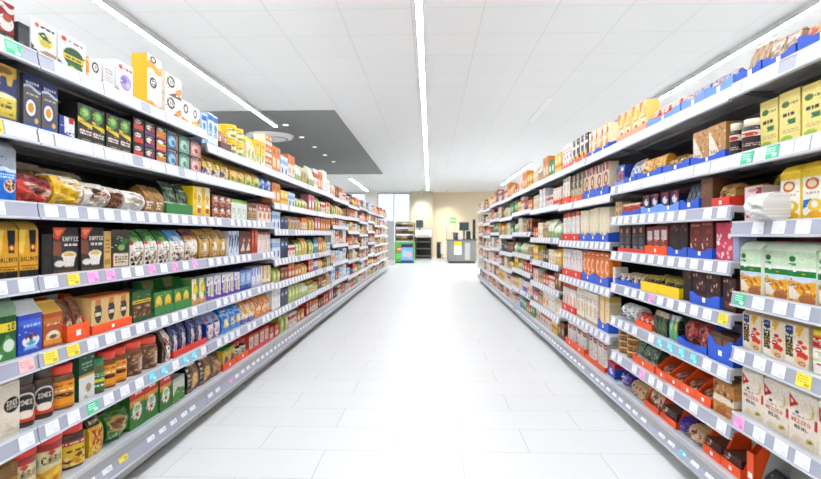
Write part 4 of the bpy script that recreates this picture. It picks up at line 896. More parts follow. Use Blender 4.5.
# baking side, first bay
right(0, 'orangesnack', 855, 798, 0, .075, tray_='blue', lip=.05, back=.06, rows=2)
right(0, 'clearsnack', 797, 763, 0, .09, tray_='blue', lip=.04, back=.055, rows=2)
right(0, 'stickpouch', 762, 737, 3, .125, tray_='blue', lip=.045, back=.06, lean=.25, rows=2, tn=1)
right(1, 'creamcarton', 858, 757, 4, .157, set_=.04, fill=.87)
right(1, 'brownjar', 750, 736, 1, .115, set_=.012)
right(2, 'yellowpack', 850, 780, 3, .165, set_=.05)
right(2, 'yellowbag', 790, 752, 1, .165, set_=.12)
right(2, 'pinkcarton', 762, 737, 1, .12, set_=.045)
right(2, 'plasticbag', 765, 741, 1, .085, set_=-.035, fill=.8)
ITEMS[-1]['o'].location.z += .003
right(3, 'organicflour', 850, 736.5, 4, .168)
right(3, 'redpinkbox', 850, 740, 0, .182, set_=.14)
right(4, 'muesli', 808.5, 737, 3, .15)
right(4, 'redwhitebag', 860, 809, 0, .155)
right(5, 'wheatflour', 850, 737.5, 4, .172)
right(6, 'redwhitepack', 850, 797, 0, .165)
right(6, 'blackpack', 796, 748, 2, .08, tray_='grey', lip=.02, back=.19, tn=1)
right(6, 'choccase', 747, 737, 1, .08, tray_='orange', lip=.12, back=.19)
# the same packs go on a little way outside the picture
for i, (k, h) in enumerate([('redcup', .115), ('bluegold', .172), ('cookiebag', .178), ('goldbag', .166), ('greenbag', .18), ('ideebag', .178), ('goldbox', .14)]):
    run('L', i, k, 0, 0, 0, h, ys=(1.0, 1.385))
for i, (k, h, s_) in enumerate([('orangesnack', .075, .03), ('creamcarton', .157, .04), ('yellowpack', .165, .05), ('organicflour', .168, .03), ('redwhitebag', .155, .03), ('wheatflour', .172, .03), ('redwhitepack', .165, .03)]):
    run('R', i, k, 0, 0, 0, h, ys=(1.0, 1.355), set_=s_, **(dict(tray_='blue', lip=.05, back=.06, rows=2) if i == 0 else {}))
# second bay
right(0, 'palesnack', 734, 682, 0, .075, tray_='ltblue', lip=.05, back=.075, rows=2)
right(0, 'chili', 681, 648, 0, .085, tray_='ltblue', lip=.045, back=.05, rows=2)
right(0, 'yelorangebox', 647, 617, 0, .155, tray_='pink', lip=.04, back=.05)
right(1, 'brownjar', 734.5, 727, 1, .115, set_=.02)
right(1, 'kraftcarton', 726, 691, 2, .135, tray_='blue', lip=.035, back=.045, d=.07)
right(1, 'kraftlow', 690, 663, 0, .06, tray_='blue', lip=.04, back=.06, rows=2)
right(1, 'noodles', 662, 637, 0, .10, tray_='blue', lip=.04, back=.05, rows=2)
right(1, 'whitebluebag', 636.5, 625, 3, .12, tray_='blue', lip=.04, back=.05, lean=.3, rows=2, tn=1)
right(1, 'bluebox', 624.5, 612, 0, .11, tray_='ltblue', lip=.03, back=.04)
right(2, 'orangenet', 730.5, 712, 0, .08, tray_='red', lip=.035, back=.04, rows=2)
right(2, 'brownset', 711.5, 700, 0, .12)
right(2, 'stripepack', 699.5, 680, 4, .115, tray_='blue', lip=.045, back=.06, lean=.3, rows=3, tn=1)
right(2, 'darkpack', 679.5, 641, 0, .09, tray_='ltblue', lip=.04, back=.05, rows=3)
right(2, 'redslant', 640.5, 622, 0, .06, tray_='blue', lip=.03, back=.05, rows=2)
right(2, 'kraftstack', 621.5, 612, 0, .042, st=2)
right(3, 'palestripe', 737, 731, 1, .145)
right(3, 'pinkheart', 730.5, 714, 1, .14)
right(3, 'redbrownbox', 713, 688, 2, .15, tray_='blue', lip=.04, back=.05, tn=1)
right(3, 'darkred', 687.5, 668, 0, .145, tray_='blue', lip=.04, back=.05)
right(3, 'whiteorange', 667.5, 645, 0, .13, tray_='orange', lip=.04, back=.05)
right(3, 'blackbox2', 644.5, 618, 0, .14, tray_='red', lip=.02, back=.025)
right(3, 'whitedot', 617.5, 612, 1, .13)
right(4, 'darkchoc', 734, 721, 0, .12)
right(4, 'darkchoc', 720.5, 690, 0, .12, tray_='blue', lip=.045, back=.12)
right(4, 'darkred', 689.5, 681, 0, .13)
right(4, 'nutyellow', 680, 641, 0, .075, tray_='yellow', lip=.045, back=.05, rows=2)
right(4, 'whitepacket', 640.5, 612, 0, .06, tray_='blue', lip=.03, back=.045, rows=2)
right(5, 'brownset', 734, 708.5, 0, .10, tray_='blue', lip=.085, back=.135, set_=.022)
right(5, 'rednet', 707.5, 678, 0, .10, tray_='blue', lip=.03, back=.045)
right(5, 'greenpack', 677.5, 667, 0, .11)
right(5, 'darkgreenpack', 666.5, 653, 0, .11)
right(5, 'redorange', 652.5, 636, 0, .065, tray_='orange', lip=.03, back=.03)
right(5, 'whitegrey', 635.5, 622, 0, .09)
right(5, 'kraftbox3', 643, 612, 0, .12, set_=.13)
right(6, 'kraftpack', 733.5, 713, 1, .14)
right(6, 'breadpack', 712, 656, 0, .05, tray_='orange', lip=.035, back=.10, tn=4)
right(6, 'greenbaggy', 655, 633, 0, .11, tray_='orange', lip=.035, back=.08)
right(6, 'waffle', 632, 612, 0, .036, st=4)
right(7, 'choccase', 734, 697, 2, .06, tray_='orange', lip=.035, back=.155, tn=2)
right(7, 'creambag', 696, 682, 0, .07)
right(7, 'purplebag', 681, 672, 0, .07)
right(7, 'choccase', 671, 655, 0, .06, tray_='orange', lip=.03, back=.155)
right(7, 'creambag', 654, 640, 0, .08, tray_='orange', lip=.03, back=.155)
right(7, 'creambag', 639, 626, 0, .08)
right(7, 'purplebag', 625.5, 612, 0, .09)
# third bay
right(0, 'yelwhitebox', 609, 588, 0, .16, tray_='blue', lip=.04, back=.05)
right(0, 'darkbrownwhite', 587.5, 571, 0, .18, tray_='orange', lip=.04, back=.05)
right(0, 'whiteredbox', 570.5, 562, 0, .19, tray_='orange', lip=.03, back=.05)
right(1, 'pretzelbox', 609, 583, 0, .2, tray_='blue', lip=.05, back=.055)
right(1, 'kraftblack', 582.5, 570, 0, .2, tray_='orange', lip=.04, back=.055)
right(1, 'whitered', 569.5, 559, 0, .2, tray_='orange', lip=.04, back=.055)
right(2, 'creambox', 609, 580, 0, .21, tray_='blue', lip=.055, back=.06)
right(2, 'creamred', 579.5, 559, 0, .21, tray_='red', lip=.05, back=.06)
right(3, 'orangebox', 609, 582, 0, .2, tray_='blue', lip=.06, back=.065)
right(3, 'whitedot', 581.5, 559, 0, .2, tray_='red', lip=.05, back=.06)
right(4, 'orangecream', 609, 598, 0, .21, tray_='blue', lip=.06, back=.065)
right(4, 'creambox2', 597.5, 576, 0, .21)
right(4, 'whitered2', 575.5, 559, 0, .21, tray_='red', lip=.05, back=.06)
right(5, 'bluesmall', 609, 602, 0, .09)
right(5, 'flourwhite', 601, 582, 0, .2, tray_='orange', lip=.03, back=.035)
right(5, 'flourwhite', 581, 559, 0, .19, tray_='orange', lip=.05, back=.055)

# the further bays: a few facings of each pack
FARL = {3: ['gOrange gOrangeW gGreenW gKraft', 'gOrange gBlueW gGreenY gGreenY', 'gBlueW gNavy gKraft gOrangeW', 'gNavy gRedW gGreenY gYellow', 'gBrown gRed gOrange gYellow', 'gNavy gGreenY gGreenY gGreenW', 'gRed gRedW gOrange'],
        4: ['gGreenW gOrange gWhite gWhite', 'gGreenY gRedW gOrangeW', 'gYellow gOrange gOrange', 'gGreenY gTeal gOrange gYellow', 'gPurple gYellow gBrown gGreenY', 'gOlive gOlive gBrown gAmber', 'gRed gOrangeW gRed'],
        5: ['gBrown gOrangeW gRedW', 'gYellow gYellow gBrown', 'gOrange gRed gRedW', 'gRedW gOrangeW gWhite', 'gBlueW gWhite gBlueW', 'gBlueW gBlueW gWhite', 'gPink gRedW gRed'],
        6: ['gRedW gBlack gYellow', 'gBrown gRed gOrange', 'gBlueW gRedW gWhite', 'gRed gOrange gPink', 'gBrown gKraft gWhite', 'gBlueW gNavy gRed', 'gRedW gOrange gPink']}
FARR = {3: ['gYelBox gOrange gKraft gCream', 'whitered gWhite gCream', 'gGreenW gGreenW gKraft gCream', 'gYellow gCream gKraft gYelBox', 'gRedW gRed gKraft gPeach', 'gCream gWhite gPeach gKraft', 'gBrown gYelBox gRedW gPeach'],
        4: ['gYelBox gOrange gPeach', 'gOrange gBrown gRedW gYelBox', 'gKraft gCream gGreenW', 'gGreenY gGreenW gGreen gGreenW', 'gRed gGreenW gYelBox', 'gPurple gCream gYelBox', 'gGreen gGreen gTeal gRedW'],
        5: ['gYellow gOrange gRedW', 'gCream gGreenY gBrown', 'gGreen gKraft gYelBox', 'gBrown gBlack gNavy', 'gYelBox gKraft gCream', 'gPeach gRedW gCream', 'gRedW gPeach gRed'],
        6: ['gRedW gBrown gYellow', 'gCream gKraft gPeach', 'gOrange gGreen gBrown', 'gCream gRedW gKraft', 'gRedW gRed gPeach', 'gYelBox gBrown gCream', 'gRed gPeach gOrange']}
PALL = 'gOrange gOrangeW gRed gRedW gYellow gBrown gBlueW gWhite gPink gKraft gGreenY gBlack gYelBox gPeach'.split()
PALR = 'gCream gPeach gRedW gRed gBrown gYelBox gOrange gKraft gWhite gGreen gBlack gPink'.split()
rs = random.Random(21)
for side, table, pal, n0, n1, yb in (('L', FARL, PALL, 3, NL, LY0), ('R', FARR, PALR, 3, NR, RY0)):
    for b in range(n0, n1):
        Z = zs(side, b)
        for i in range(len(Z)):
            keys = table[b][i].split() if b in table and i < len(table[b]) else rs.sample(pal, 4)
            if len(keys) < 5:
                keys.insert(rs.randrange(len(keys) + 1), rs.choice(pal))
            y = yb + b * BAY + .03
            L = (BAY - .06) / len(keys)
            for j, k in enumerate(keys):
                hh = DES[k].get('h', .16)
                if i == 0:
                    hh *= rs.choice((.8, 1, 1.2))
                else:
                    hh *= rs.choice((.62, .75, .88, 1))
                gap = (Z[i - 1] - Z[i]) if i else .3
                run(side, i, k, 0, 0, 0, min(hh, gap - .06), ys=(y + L * j, y + L * (j + 1) - .01), near=0)

# ------------------------------------------------------------------ the shelving itself
TAGC = {'w': ('f0f0f2', 'd8dae0'), 'y': ('f2dc4a', 'c8a820'), 'p': ('f2a8d8', 'd078b4'), 'g': ('3fc489', 'dff4ea'), 'c': ('4fc8dc', 'd8f4f8'), 'r': ('f2c0c0', 'd88a8a')}
TAGM = {}
for k, (c, c2) in TAGC.items():
    m = MB()
    m.box(0, .0012, -.03, .03, -.0185, .0185, c)
    r_ = random.Random(ord(k))
    for z in (.011, .004, -.003):
        y = -.025
        while y < .012:
            w = .004 + r_.random() * .01
            m.box(.0012, .0015, y, min(y + w, .014), z - .0016, z + .0016, c2); y += w + .003
    m.box(.0012, .0015, .004, .024, -.015, -.006, c2)
    TAGM[k] = m.mesh('price_tag', 'card')
SPECIAL = {('L', 0): [(8, 'g')], ('L', 1): [(4, 'y')], ('L', 3): [(64, 'y'), (94, 'p'), (118, 'p'), (154, 'p'), (178, 'p'), (196, 'p')], ('L', 4): [(20, 'r'), (48, 'y'), (71, 'y')],
           ('L', 5): [(96, 'g'), (152, 'c'), (168, 'c'), (183, 'c'), (199, 'c')], ('L', 6): [(120, 'y'), (230, 'p')],
           ('R', 1): [(775, 'g'), (742, 'g')], ('R', 3): [(742, 'g')], ('R', 4): [(815, 'y'), (722, 'y'), (652, 'p')], ('R', 5): [(816, 'y'), (738, 'p'), (688, 'c'), (680, 'c'), (673, 'c'), (665, 'c'), (658, 'c')],
           ('R', 6): [(639, 'p')], ('R', 7): [(685, 'c')]}
SHARED = {}
FACE = '9fa1af'


def px_of(y, x):
    t = x / y
    return CX + F_PX * (t + TY) / (1 - t * TY)


def rail_mesh(base, tags, side):
    key = (base, tags, side)
    if key in SHARED:
        return SHARED[key]
    W = BAY - .006
    m = MB()
    zt, zb, dt, db = (0, -.088 if side == 'L' else -.064, .03, .0) if base else (.001, -.045, .008, .0)
    def P(pts, c, a=-W / 2, b=W / 2):        # local x = outwards from the shelf, shifted so that the rail's foot is at 0
        m.prism([(-p, q) for p, q in pts], 'y', a, b, c)
    P([(dt, zt), (db, zb), (db + .006, zb - .002), (dt + .006, zt - .002)], FACE)
    P([(dt - .003, zt - .003), (dt + .008, zt - .004), (dt + .008, zt + .001), (dt - .003, zt + .002)], 'cfd1d6')
    P([(db - .004, zb - .002), (db + .008, zb - .004), (db + .008, zb + .003), (db - .004, zb + .004)], 'c9cbd1')
    if tags:
        n = 12
        for i in range(n):
            y = -W / 2 + W * (i + .5) / n
            f = lambda q: db + (dt - db) * (q - zb) / (zt - zb) - .0012
            a, b = ((zt + zb) / 2 - .018, (zt + zb) / 2 + .018)
            P([(f(a), a), (f(b), b), (f(b) + .001, b), (f(a) + .001, a)], 'f4f4f6', y - .03, y + .03)
    SHARED[key] = m.mesh('price_rail', 'plastic')
    return SHARED[key]


def board_mesh(side):
    if ('board', side) in SHARED:
        return SHARED['board', side]
    s = -1 if side == 'L' else 1
    W = BAY - .006
    m = MB()
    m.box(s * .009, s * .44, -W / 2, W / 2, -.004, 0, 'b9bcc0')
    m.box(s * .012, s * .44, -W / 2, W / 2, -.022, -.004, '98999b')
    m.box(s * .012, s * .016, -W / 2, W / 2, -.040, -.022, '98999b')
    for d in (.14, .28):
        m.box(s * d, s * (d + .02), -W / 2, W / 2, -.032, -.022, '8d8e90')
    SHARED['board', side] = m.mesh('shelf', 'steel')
    return SHARED['board', side]


def bracket_mesh(side):
    if ('br', side) in SHARED:
        return SHARED['br', side]
    s = -1 if side == 'L' else 1
    m = MB()
    m.prism([(s * .03, -.0225), (s * .44, -.0225), (s * .44, -.085), (s * .40, -.085)][::1], 'y', -.0015, .0015, '6a6b6e')
    SHARED['br', side] = m.mesh('shelf_bracket', 'steel')
    return SHARED['br', side]


def shelving(side, b):
    s = -1 if side == 'L' else 1
    X0 = LX if side == 'L' else RX
    y0 = (LY0 if side == 'L' else RY0) + b * BAY
    yc = y0 + BAY / 2
    Z = zs(side, b)
    r = link('shelving_bay', None)
    r.location = (X0, yc, 0)
    W = BAY - .004
    top = Z[0] + .05
    m = MB(); m.box(s * .462, s * .475, -W / 2, W / 2, .1, top - .02, '3b3b3e')
    m.build('back_panel', 'steel', r)
    for e, yy in enumerate((-W / 2, W / 2 - .024)):
        m = MB(); m.box(s * .4425, s * .461, yy, yy + .024, .1, top, '4a4b4e')
        if b < 4:
            for q in range(int((top - .1) / .05)):
                m.box(s * .4417, s * .4425, yy + .008, yy + .016, .12 + q * .05, .145 + q * .05, '1c1c1e')
        m.build('upright', 'steel', r)
    m = MB(); m.box(s * .047, s * .47, -W / 2, W / 2, .0345, Z[-1] - .0425, 'a6a7a3'); m.box(s * .0465, s * .048, W / 2 - .002, W / 2, .032, Z[-1] - .06, '66665f')
    m.build('plinth', 'steel', r)
    m = MB(); m.box(s * .085, s * .47, -W / 2, W / 2, 0, .034, '121211')
    m.build('kick_strip', 'steel', r)
    near = b < (5 if side == 'L' else 5)
    for i, z in enumerate(Z):
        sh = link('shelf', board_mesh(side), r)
        sh.location = (0, 0, z)
        base = i == len(Z) - 1
        rl = link('price_rail', rail_mesh(base, not near, side), sh)
        rl.rotation_euler = (0, 0, 0 if side == 'L' else PI)
        if not base and b < 5:
            for yy in (-W / 2 + .004, W / 2 - .004):
                br = link('shelf_bracket', bracket_mesh(side), sh); br.location = (0, yy, 0)
        if not near:
            continue
        zt, zb, dt, db = (0, -.088 if side == 'L' else -.064, .03, .0) if base else (.001, -.045, .008, .0)
        ang = math.atan((dt - db) / (zt - zb))
        rr = random.Random(b * 31 + i + (500 if side == 'R' else 0))
        dense = i < 2
        n = 19 if dense else 12
        for q in range(n):
            yl = -W / 2 + W * (q + .5) / n
            p = px_of(yc + yl, X0)
            half = abs(px_of(yc + yl + W / n / 2, X0) - px_of(yc + yl - W / n / 2, X0)) / 2
            c = next((k for pp, k in SPECIAL.get((side, i), []) if abs(pp - p) <= half), None)
            if c is None:
                if rr.random() < (.03 if dense else .06 if side == 'R' and i < 6 else .25 if b < 2 and i > 2 else .12):
                    continue
                c = 'w'
            t = link('price_tag', TAGM[c], sh)
            zm = (zt + zb) / 2 + .001
            t.location = (-s * 0 + s * ((dt + db) / 2 - .0003), yl + rr.uniform(-.006, .006), zm)
            t.rotation_euler = (0, -ang, 0 if side == 'L' else PI)
            if c != 'w':
                t['label'] = {'y': 'yellow price tag', 'p': 'pink price tag', 'g': 'green price tag', 'c': 'turquoise price tag', 'r': 'rosy price tag'}[c]
    kind = 'coffee' if side == 'L' else 'baking'
    like = {('L', 0): 'coffee cartons and pouches, cut by the picture edge', ('R', 0): 'flour and muesli bags, cut by the picture edge'}.get((side, b))
    if like:
        lab = f'grey shelving bay of {like}'
    else:
        what = ({1: 'coffee bricks, jars and cartons', 2: 'blue pouches and violet cartons', 3: 'orange and green packs', 4: 'olive jars and yellow pouches'} if side == 'L' else
                {1: 'blue and orange trays of snacks', 2: 'cream and orange cake mixes', 3: 'cream cartons and green pouches', 4: 'pale green pouches'}).get(b, 'small mixed packs')
        lab = f'grey shelving bay of {what}, {ORD[b]} bay of the {kind} row'
    tag(r, lab, 'shelving', f'shelving bays of the {kind} row')


for b in range(NL):
    shelving('L', b)
for b in range(NR):
    shelving('R', b)

# ------------------------------------------------------------------ the room
M['floor'] = grid_mat('floor_tiles', 'e8e8e5', 'c0bfba', .63, .303, .143, 2.53, .5, .0018, .3, .25, .012)
M['ceiling'] = grid_mat('ceiling_tiles', 'f3f3f2', 'e2e2e1', .625, .625, -.16, 4.70, 0, .005, .9, .1, .006)
M['wall'] = plain('painted_wall', 'f1ede4', .8, noise=.02)
M['cream'] = plain('cream_wall', 'ecdcc0', .8, noise=.03)
M['pillar'] = plain('beige_pillar', 'c6bda9', .8, noise=.03)
M['darkceil'] = plain('grey_ceiling_panel', '8b8c8b', .85, noise=.06, scale=30)
XL, XR, YB = -7.0, 7.0, -3.0


def room(name, x0, x1, y0, y1, z0, z1, mat):
    m = MB(); m.box(x0, x1, y0, y1, z0, z1, 'fff')
    o = m.build(name, M[mat]); structure(o)
    return o


room('floor', XL, XR, YB, FAR + .2, -.1, 0, 'floor')
room('ceiling', XL, XR, YB, FAR + .2, CEIL, CEIL + .1, 'ceiling')
room('wall_left', XL - .1, XL, YB, FAR + .2, 0, CEIL, 'wall')
room('wall_right', XR, XR + .1, YB, FAR + .2, 0, CEIL, 'wall')
room('wall_front', XL, XR, YB - .1, YB, 0, CEIL, 'wall')
m = MB(); m.box(-.88, XR, FAR, FAR + .2, 0, CEIL, 'fff'); m.box(XL, -.88, FAR, FAR + .2, 0, .12, 'fff'); m.box(XL, -.88, FAR, FAR + .2, CEIL - .03, CEIL, 'fff')
m.box(-2.95, -2.42, FAR, FAR + .2, .12, CEIL - .03, 'fff'); m.box(XL, -5.6, FAR, FAR + .2, .12, CEIL - .03, 'fff')
structure(m.build('wall_back', M['cream']))
m = MB(); m.box(-.9, .13, FAR - .5, FAR, 0, CEIL, 'fff')
o = m.build('trim_1', M['pillar']); structure(o, 'wide beige pillar beside the bright windows', 'pillar')
m = MB(); m.box(-2.95, -2.42, FAR - .25, FAR, 0, CEIL, 'fff')
structure(m.build('trim_2', M['wall']), 'narrow white pillar between the two windows', 'pillar')
# recessed grey ceiling field
m = MB(); m.box(-6.6, -1.49, 8.5, 17.3, CEIL - .02, CEIL - .001, 'fff')
structure(m.build('trim_3', M['darkceil']), 'large dark grey field in the white ceiling', 'ceiling')

gm, nt, b_ = new_mat('window_glass')
tr = nt.nodes.new('ShaderNodeBsdfTransparent'); gl = nt.nodes.new('ShaderNodeBsdfGlossy'); gl.inputs['Roughness'].default_value = .02
mx = nt.nodes.new('ShaderNodeMixShader'); fr = nt.nodes.new('ShaderNodeFresnel'); fr.inputs['IOR'].default_value = 1.3
tr.inputs['Color'].default_value = (.93, .97, 1, 1)
nt.links.new(fr.outputs['Fac'], mx.inputs['Fac']); nt.links.new(tr.outputs['BSDF'], mx.inputs[1]); nt.links.new(gl.outputs['BSDF'], mx.inputs[2])
nt.links.new(mx.outputs['Shader'], nt.nodes['Material Output'].inputs['Surface'])
M['pane'] = gm
for k, (x0, x1, nm) in enumerate([(-2.42, -.9, 2), (-5.6, -2.95, 3)]):
    m = MB()
    z0, z1 = .12, CEIL - .03
    for i in range(nm + 1):
        x = x0 + (x1 - x0 - .05) * i / nm
        m.box(x, x + .05, FAR + .04, FAR + .12, z0, z1, 'c9d0d8')
    for z in (z0, z1 - .05):
        m.box(x0, x1, FAR + .045, FAR + .115, z, z + .05, 'c9d0d8')
    w = m.build(f'window_{k + 1}', 'plastic'); structure(w)
    g = MB(); g.box(x0 + .01, x1 - .01, FAR + .075, FAR + .081, z0 + .01, z1 - .01, 'fff')
    g.build('pane', M['pane'], w)

# ------------------------------------------------------------------ lamps
M['lamp'] = emit('lamp_diffuser', 'f0f5ff', 46)
M['lamp_added'] = emit('added_lamp_diffuser', 'f0f5ff', 29)  # dimmer glow, only for the added lamp past the baking row
M['spot'] = emit('spot_diffuser', 'fff6e8', 1.2)
M['white'] = printed('white_metal', .4)


def strip(x, y0, y1, label, w=.05, hang=.065, lamp='lamp'):
    r = link('strip_light', None); r.location = (x, (y0 + y1) / 2, CEIL)
    L = y1 - y0
    q = w / 2 + .006
    m = MB(); m.box(-q, q, -L / 2, L / 2, -hang + .02, -.0005, 'd6d7d8')
    for s in (-1, 1):
        m.box(s * q, s * (w / 2 + .001), -L / 2, L / 2, -hang, -hang + .0195, 'd6d7d8'); m.box(-q, q, s * L / 2, s * (L / 2 - .008), -hang, -hang + .0195, 'd6d7d8')
    m.build('housing', 'white', r)
    m = MB(); m.box(-w / 2, w / 2, -L / 2 + .01, L / 2 - .01, -hang + .0005, -hang + .0195, 'fff')
    m.build('diffuser', M[lamp], r)
    tag(r, label, 'ceiling light', 'linear ceiling lights')


strip(-.093, -2.6, 23.2, 'long bright strip light above the middle of the aisle', hang=.022)
strip(-2.68, -2.6, 9.43, 'strip light above the coffee row, ending under the grey ceiling field')
strip(-2.68, 18.2, 23.4, 'short strip light beyond the grey ceiling field')
strip(3.19, -2.6, 12.6, 'strip light above the baking row')
strip(-5.6, -2.6, 8.2, 'added unseen strip light above the next aisle past the coffee row')  # unseen lamp, added to brighten the ceiling
strip(6.1, -2.6, 23, 'added unseen strip light above the next aisle past the baking row', lamp='lamp_added')  # also added out of view to lift the ceiling, at lower strength
strip(2.7, 14.7, 20.6, 'short strip light near the end of the baking row')
for i in range(5):
    r = link('recessed_downlight', None); r.location = (-2.53, 9.5 + 1.2 * i, CEIL - .02)
    m = MB(); m.lathe([(.06, -.004), (.06, -.0005)], 20, col='e8e8e8'); m.build('trim_ring', 'white', r)
    m = MB(); m.lathe([(.045, -.0065), (.045, -.0045)], 20, col='fff'); m.build('diffuser', M['spot'], r)
    tag(r, f'small recessed downlight, {ORD[i]} of the row in the grey ceiling field', 'downlight', 'downlights in the grey ceiling field')
r = link('air_diffuser', None); r.location = (-3.1, 10.5, CEIL - .02)
m = MB(); m.lathe([(.36, -.07), (.42, -.055), (.45, -.01), (.45, -.0005)], 40, col='ffffff'); m.build('outer_ring', 'white', r)
m = MB(); m.lathe([(.34, -.0735), (.34, -.0705)], 40, col='2a2b2c'); m.build('slot', 'steel', r)
m = MB(); m.lathe([(.1, -.095), (.26, -.088), (.31, -.076), (.31, -.074)], 40, col='ffffff'); m.build('centre_disc', 'white', r)
tag(r, 'round white air diffuser on the grey ceiling field', 'vent')
r = link('slot_vent', None); r.location = (1.72, 8.6, CEIL)
m = MB(); m.box(-.05, .05, -.75, .75, -.012, -.0005, 'f6f6f6'); m.build('frame', 'white', r)
m = MB(); m.box(-.035, .035, -.74, .74, -.0145, -.0125, 'fbfbfb'); m.build('blade', 'white', r)
tag(r, 'slim white slot vent in the ceiling tiles', 'vent')
for x, lab in ((-.35, 'ceiling spotlight washing the beige pillar'), (.75, 'ceiling spotlight washing the cream wall')):
    r = link('ceiling_spotlight', None); r.location = (x, FAR - 1.25, CEIL)
    m = MB(); m.lathe([(.05, -.12), (.05, -.0005)], 16, col='e4e4e4'); m.build('housing', 'white', r)
    tag(r, lab, 'spotlight', 'spotlights by the back wall')
    ld = bpy.data.lights.new('spot_beam', 'SPOT'); ld.energy = 100; ld.spot_size = 1.2; ld.spot_blend = 1.0; ld.color = (1, .9, .74); ld.shadow_soft_size = .04
    lo = link('spot_beam', ld, r); lo.location = (0, 0, -.13); lo.rotation_euler = (math.radians(38), 0, 0)

# ------------------------------------------------------------------ the end of the aisle
def at(px, d):
    return (px - 430) / F_PX * d


m = MB(); m.box(at(386.5, 18.5), at(394, 18.5), 18.5, 18.56, 0, 1.46, 'b4b2ae'); m.box(at(386.5, 18.5) - .01, at(394, 18.5) + .01, 18.49, 18.57, 1.46, 1.49, 'c9c8c4')
tag(m.build('end_panel', 'steel'), 'grey upright panel past the end of the coffee row', 'panel')
m = MB(); m.box(-1.52, -1.17, 17.9, 18.35, 0, .14, 'e4e2de'); m.box(-1.5, -1.19, 17.92, 18.33, .141, .16, 'f0efec')
tag(m.build('low_platform', 'steel'), 'low white platform on the floor before the grey panel', 'platform')
# snack display
d = 19.4
xa, xb = at(394.5, d), at(414, d); xm = (xa + xb) / 2; W = xb - xa
r = link('display_stand', None); r.location = (xm, d + .35, 0)
m = MB(); m.box(-W / 2, W / 2, -.35, .35, .0, .05, '2a2c30'); m.build('base', 'steel', r)
m = MB(); m.box(-W / 2, W / 2, -.35, .35, .051, .75, '58b848'); m.lathe([(.001, 0), (.13, 0)], 4, col='58b848') if False else None
m.build('bin', 'card', r)
m = MB(); m.prism([(.15 * math.cos(t * PI / 8) - W * .24, .09 * math.sin(t * PI / 8) + .5) for t in range(16)], 'y', -.354, -.351, 'd8502f')
m.prism([(.08 * math.cos(t * PI / 8) - W * .26, .045 * math.sin(t * PI / 8) + .5) for t in range(16)], 'y', -.356, -.3545, 'eec8a0')
for z in (.18, .24, .30):
    m.box(-W * .42, -W * .16, -.353, -.351, z, z + .02, 'c4e4b4')
m.build('printed_motif', 'card', r)
m = MB(); x0, x1 = -W * .16, W * .44
m.box(x0, x1, -.362, -.352, .03, .68, '7fb8e6'); m.box(x0, x1, -.364, -.3622, .56, .68, '3a2a6a')
m.box(x0, x1, -.364, -.3622, .03, .1, '1f3f8a')
m.prism([(.1 * math.cos(t * PI / 8) + x1 - .14, .12 * math.sin(t * PI / 8) + .3) for t in range(16)], 'y', -.364, -.3622, 'f0b8c8')
m.prism([(.09 * math.cos(t * PI / 8) + x0 + .13, .14 * math.sin(t * PI / 8) + .34) for t in range(16)], 'y', -.364, -.3622, 'b4d8f4')
p = m.build('poster', 'card', r); p['label'] = 'blue and pink poster'
for sx in (-1, 1):
    m = MB(); m.box(sx * W / 2 - .015, sx * W / 2 + .015, .28, .32, .751, 1.46, '4a463e'); m.build('rack_post', 'steel', r)
for i, (z, y) in enumerate(((.78, -.3), (1.03, -.15), (1.27, 0))):
    m = MB(); m.prism([(y, z), (y + .32, z + .1), (y + .32, z + .12), (y, z + .02)], 'x', -W / 2 + .016, W / 2 - .016, '8a7a60'); m.build('rack_shelf', 'steel', r)
m = MB(); m.box(-W / 2, W / 2, .3, .34, 1.461, 1.53, 'd9d2bd'); m.build('header_board', 'card', r)
tag(r, 'green display stand with a blue poster and a produce rack on top', 'display')
rs = random.Random(3)
for i, (z, y) in enumerate(((.80, -.3), (1.05, -.15), (1.29, 0))):
    for j in range(3):
        wx = (W - .06) / 3
        x = xm - W / 2 + .03 + wx * (j + .5)
        cr = link('produce_crate', None); cr.location = (x, d + .35 + y + .155, z + .07); cr.rotation_euler = (math.radians(17.3), 0, 0)
        q = wx / 2 - .006
        c = ('6b4a2c', '8a5c34', '3a3028')[(i + j) % 3]
        m = MB(); m.box(-q, q, -.14, .14, 0, .008, c)
        for k in (-1, 1):
            m.box(k * q - .004, k * q + .004, -.14, .14, .008, .07, c); m.box(-q + .005, q - .005, k * .136 - .004, k * .136 + .004, .008, .07, c)
        m.build('crate', 'card', cr)
        col = [('7a9a4a', 'pale green'), ('c89a6a', 'tan'), ('2f2a28', 'dark'), ('b8683a', 'brown red'), ('8a6a3a', 'brown'), ('d8c8a0', 'cream'), ('5a7a3a', 'green'), ('d8d0b8', 'off-white'), ('9a8a4a', 'olive')][i * 3 + j]
        m = MB()
        for a in range(3):
            for e in range(4):
                m.lathe([(.004, 0), (.026, .012), (.032, .034), (.022, .056), (.004, .062)], 8, cx=-q + .04 + (2 * q - .08) * a / 2, cy=-.1 + .067 * e, col=hexc(col[0]) * rs.uniform(.8, 1.15))
        for v in range(len(m.v)):
            m.v[v] = (m.v[v][0], m.v[v][1], m.v[v][2] + .0085)
        pr = m.build('produce', 'plastic', cr); pr['kind'] = 'stuff'
        tag(cr, f'shallow crate of {col[1]} produce on the {("lowest", "middle", "upper")[i]} rack shelf of the display stand', 'crate', 'produce crates on the display stand')
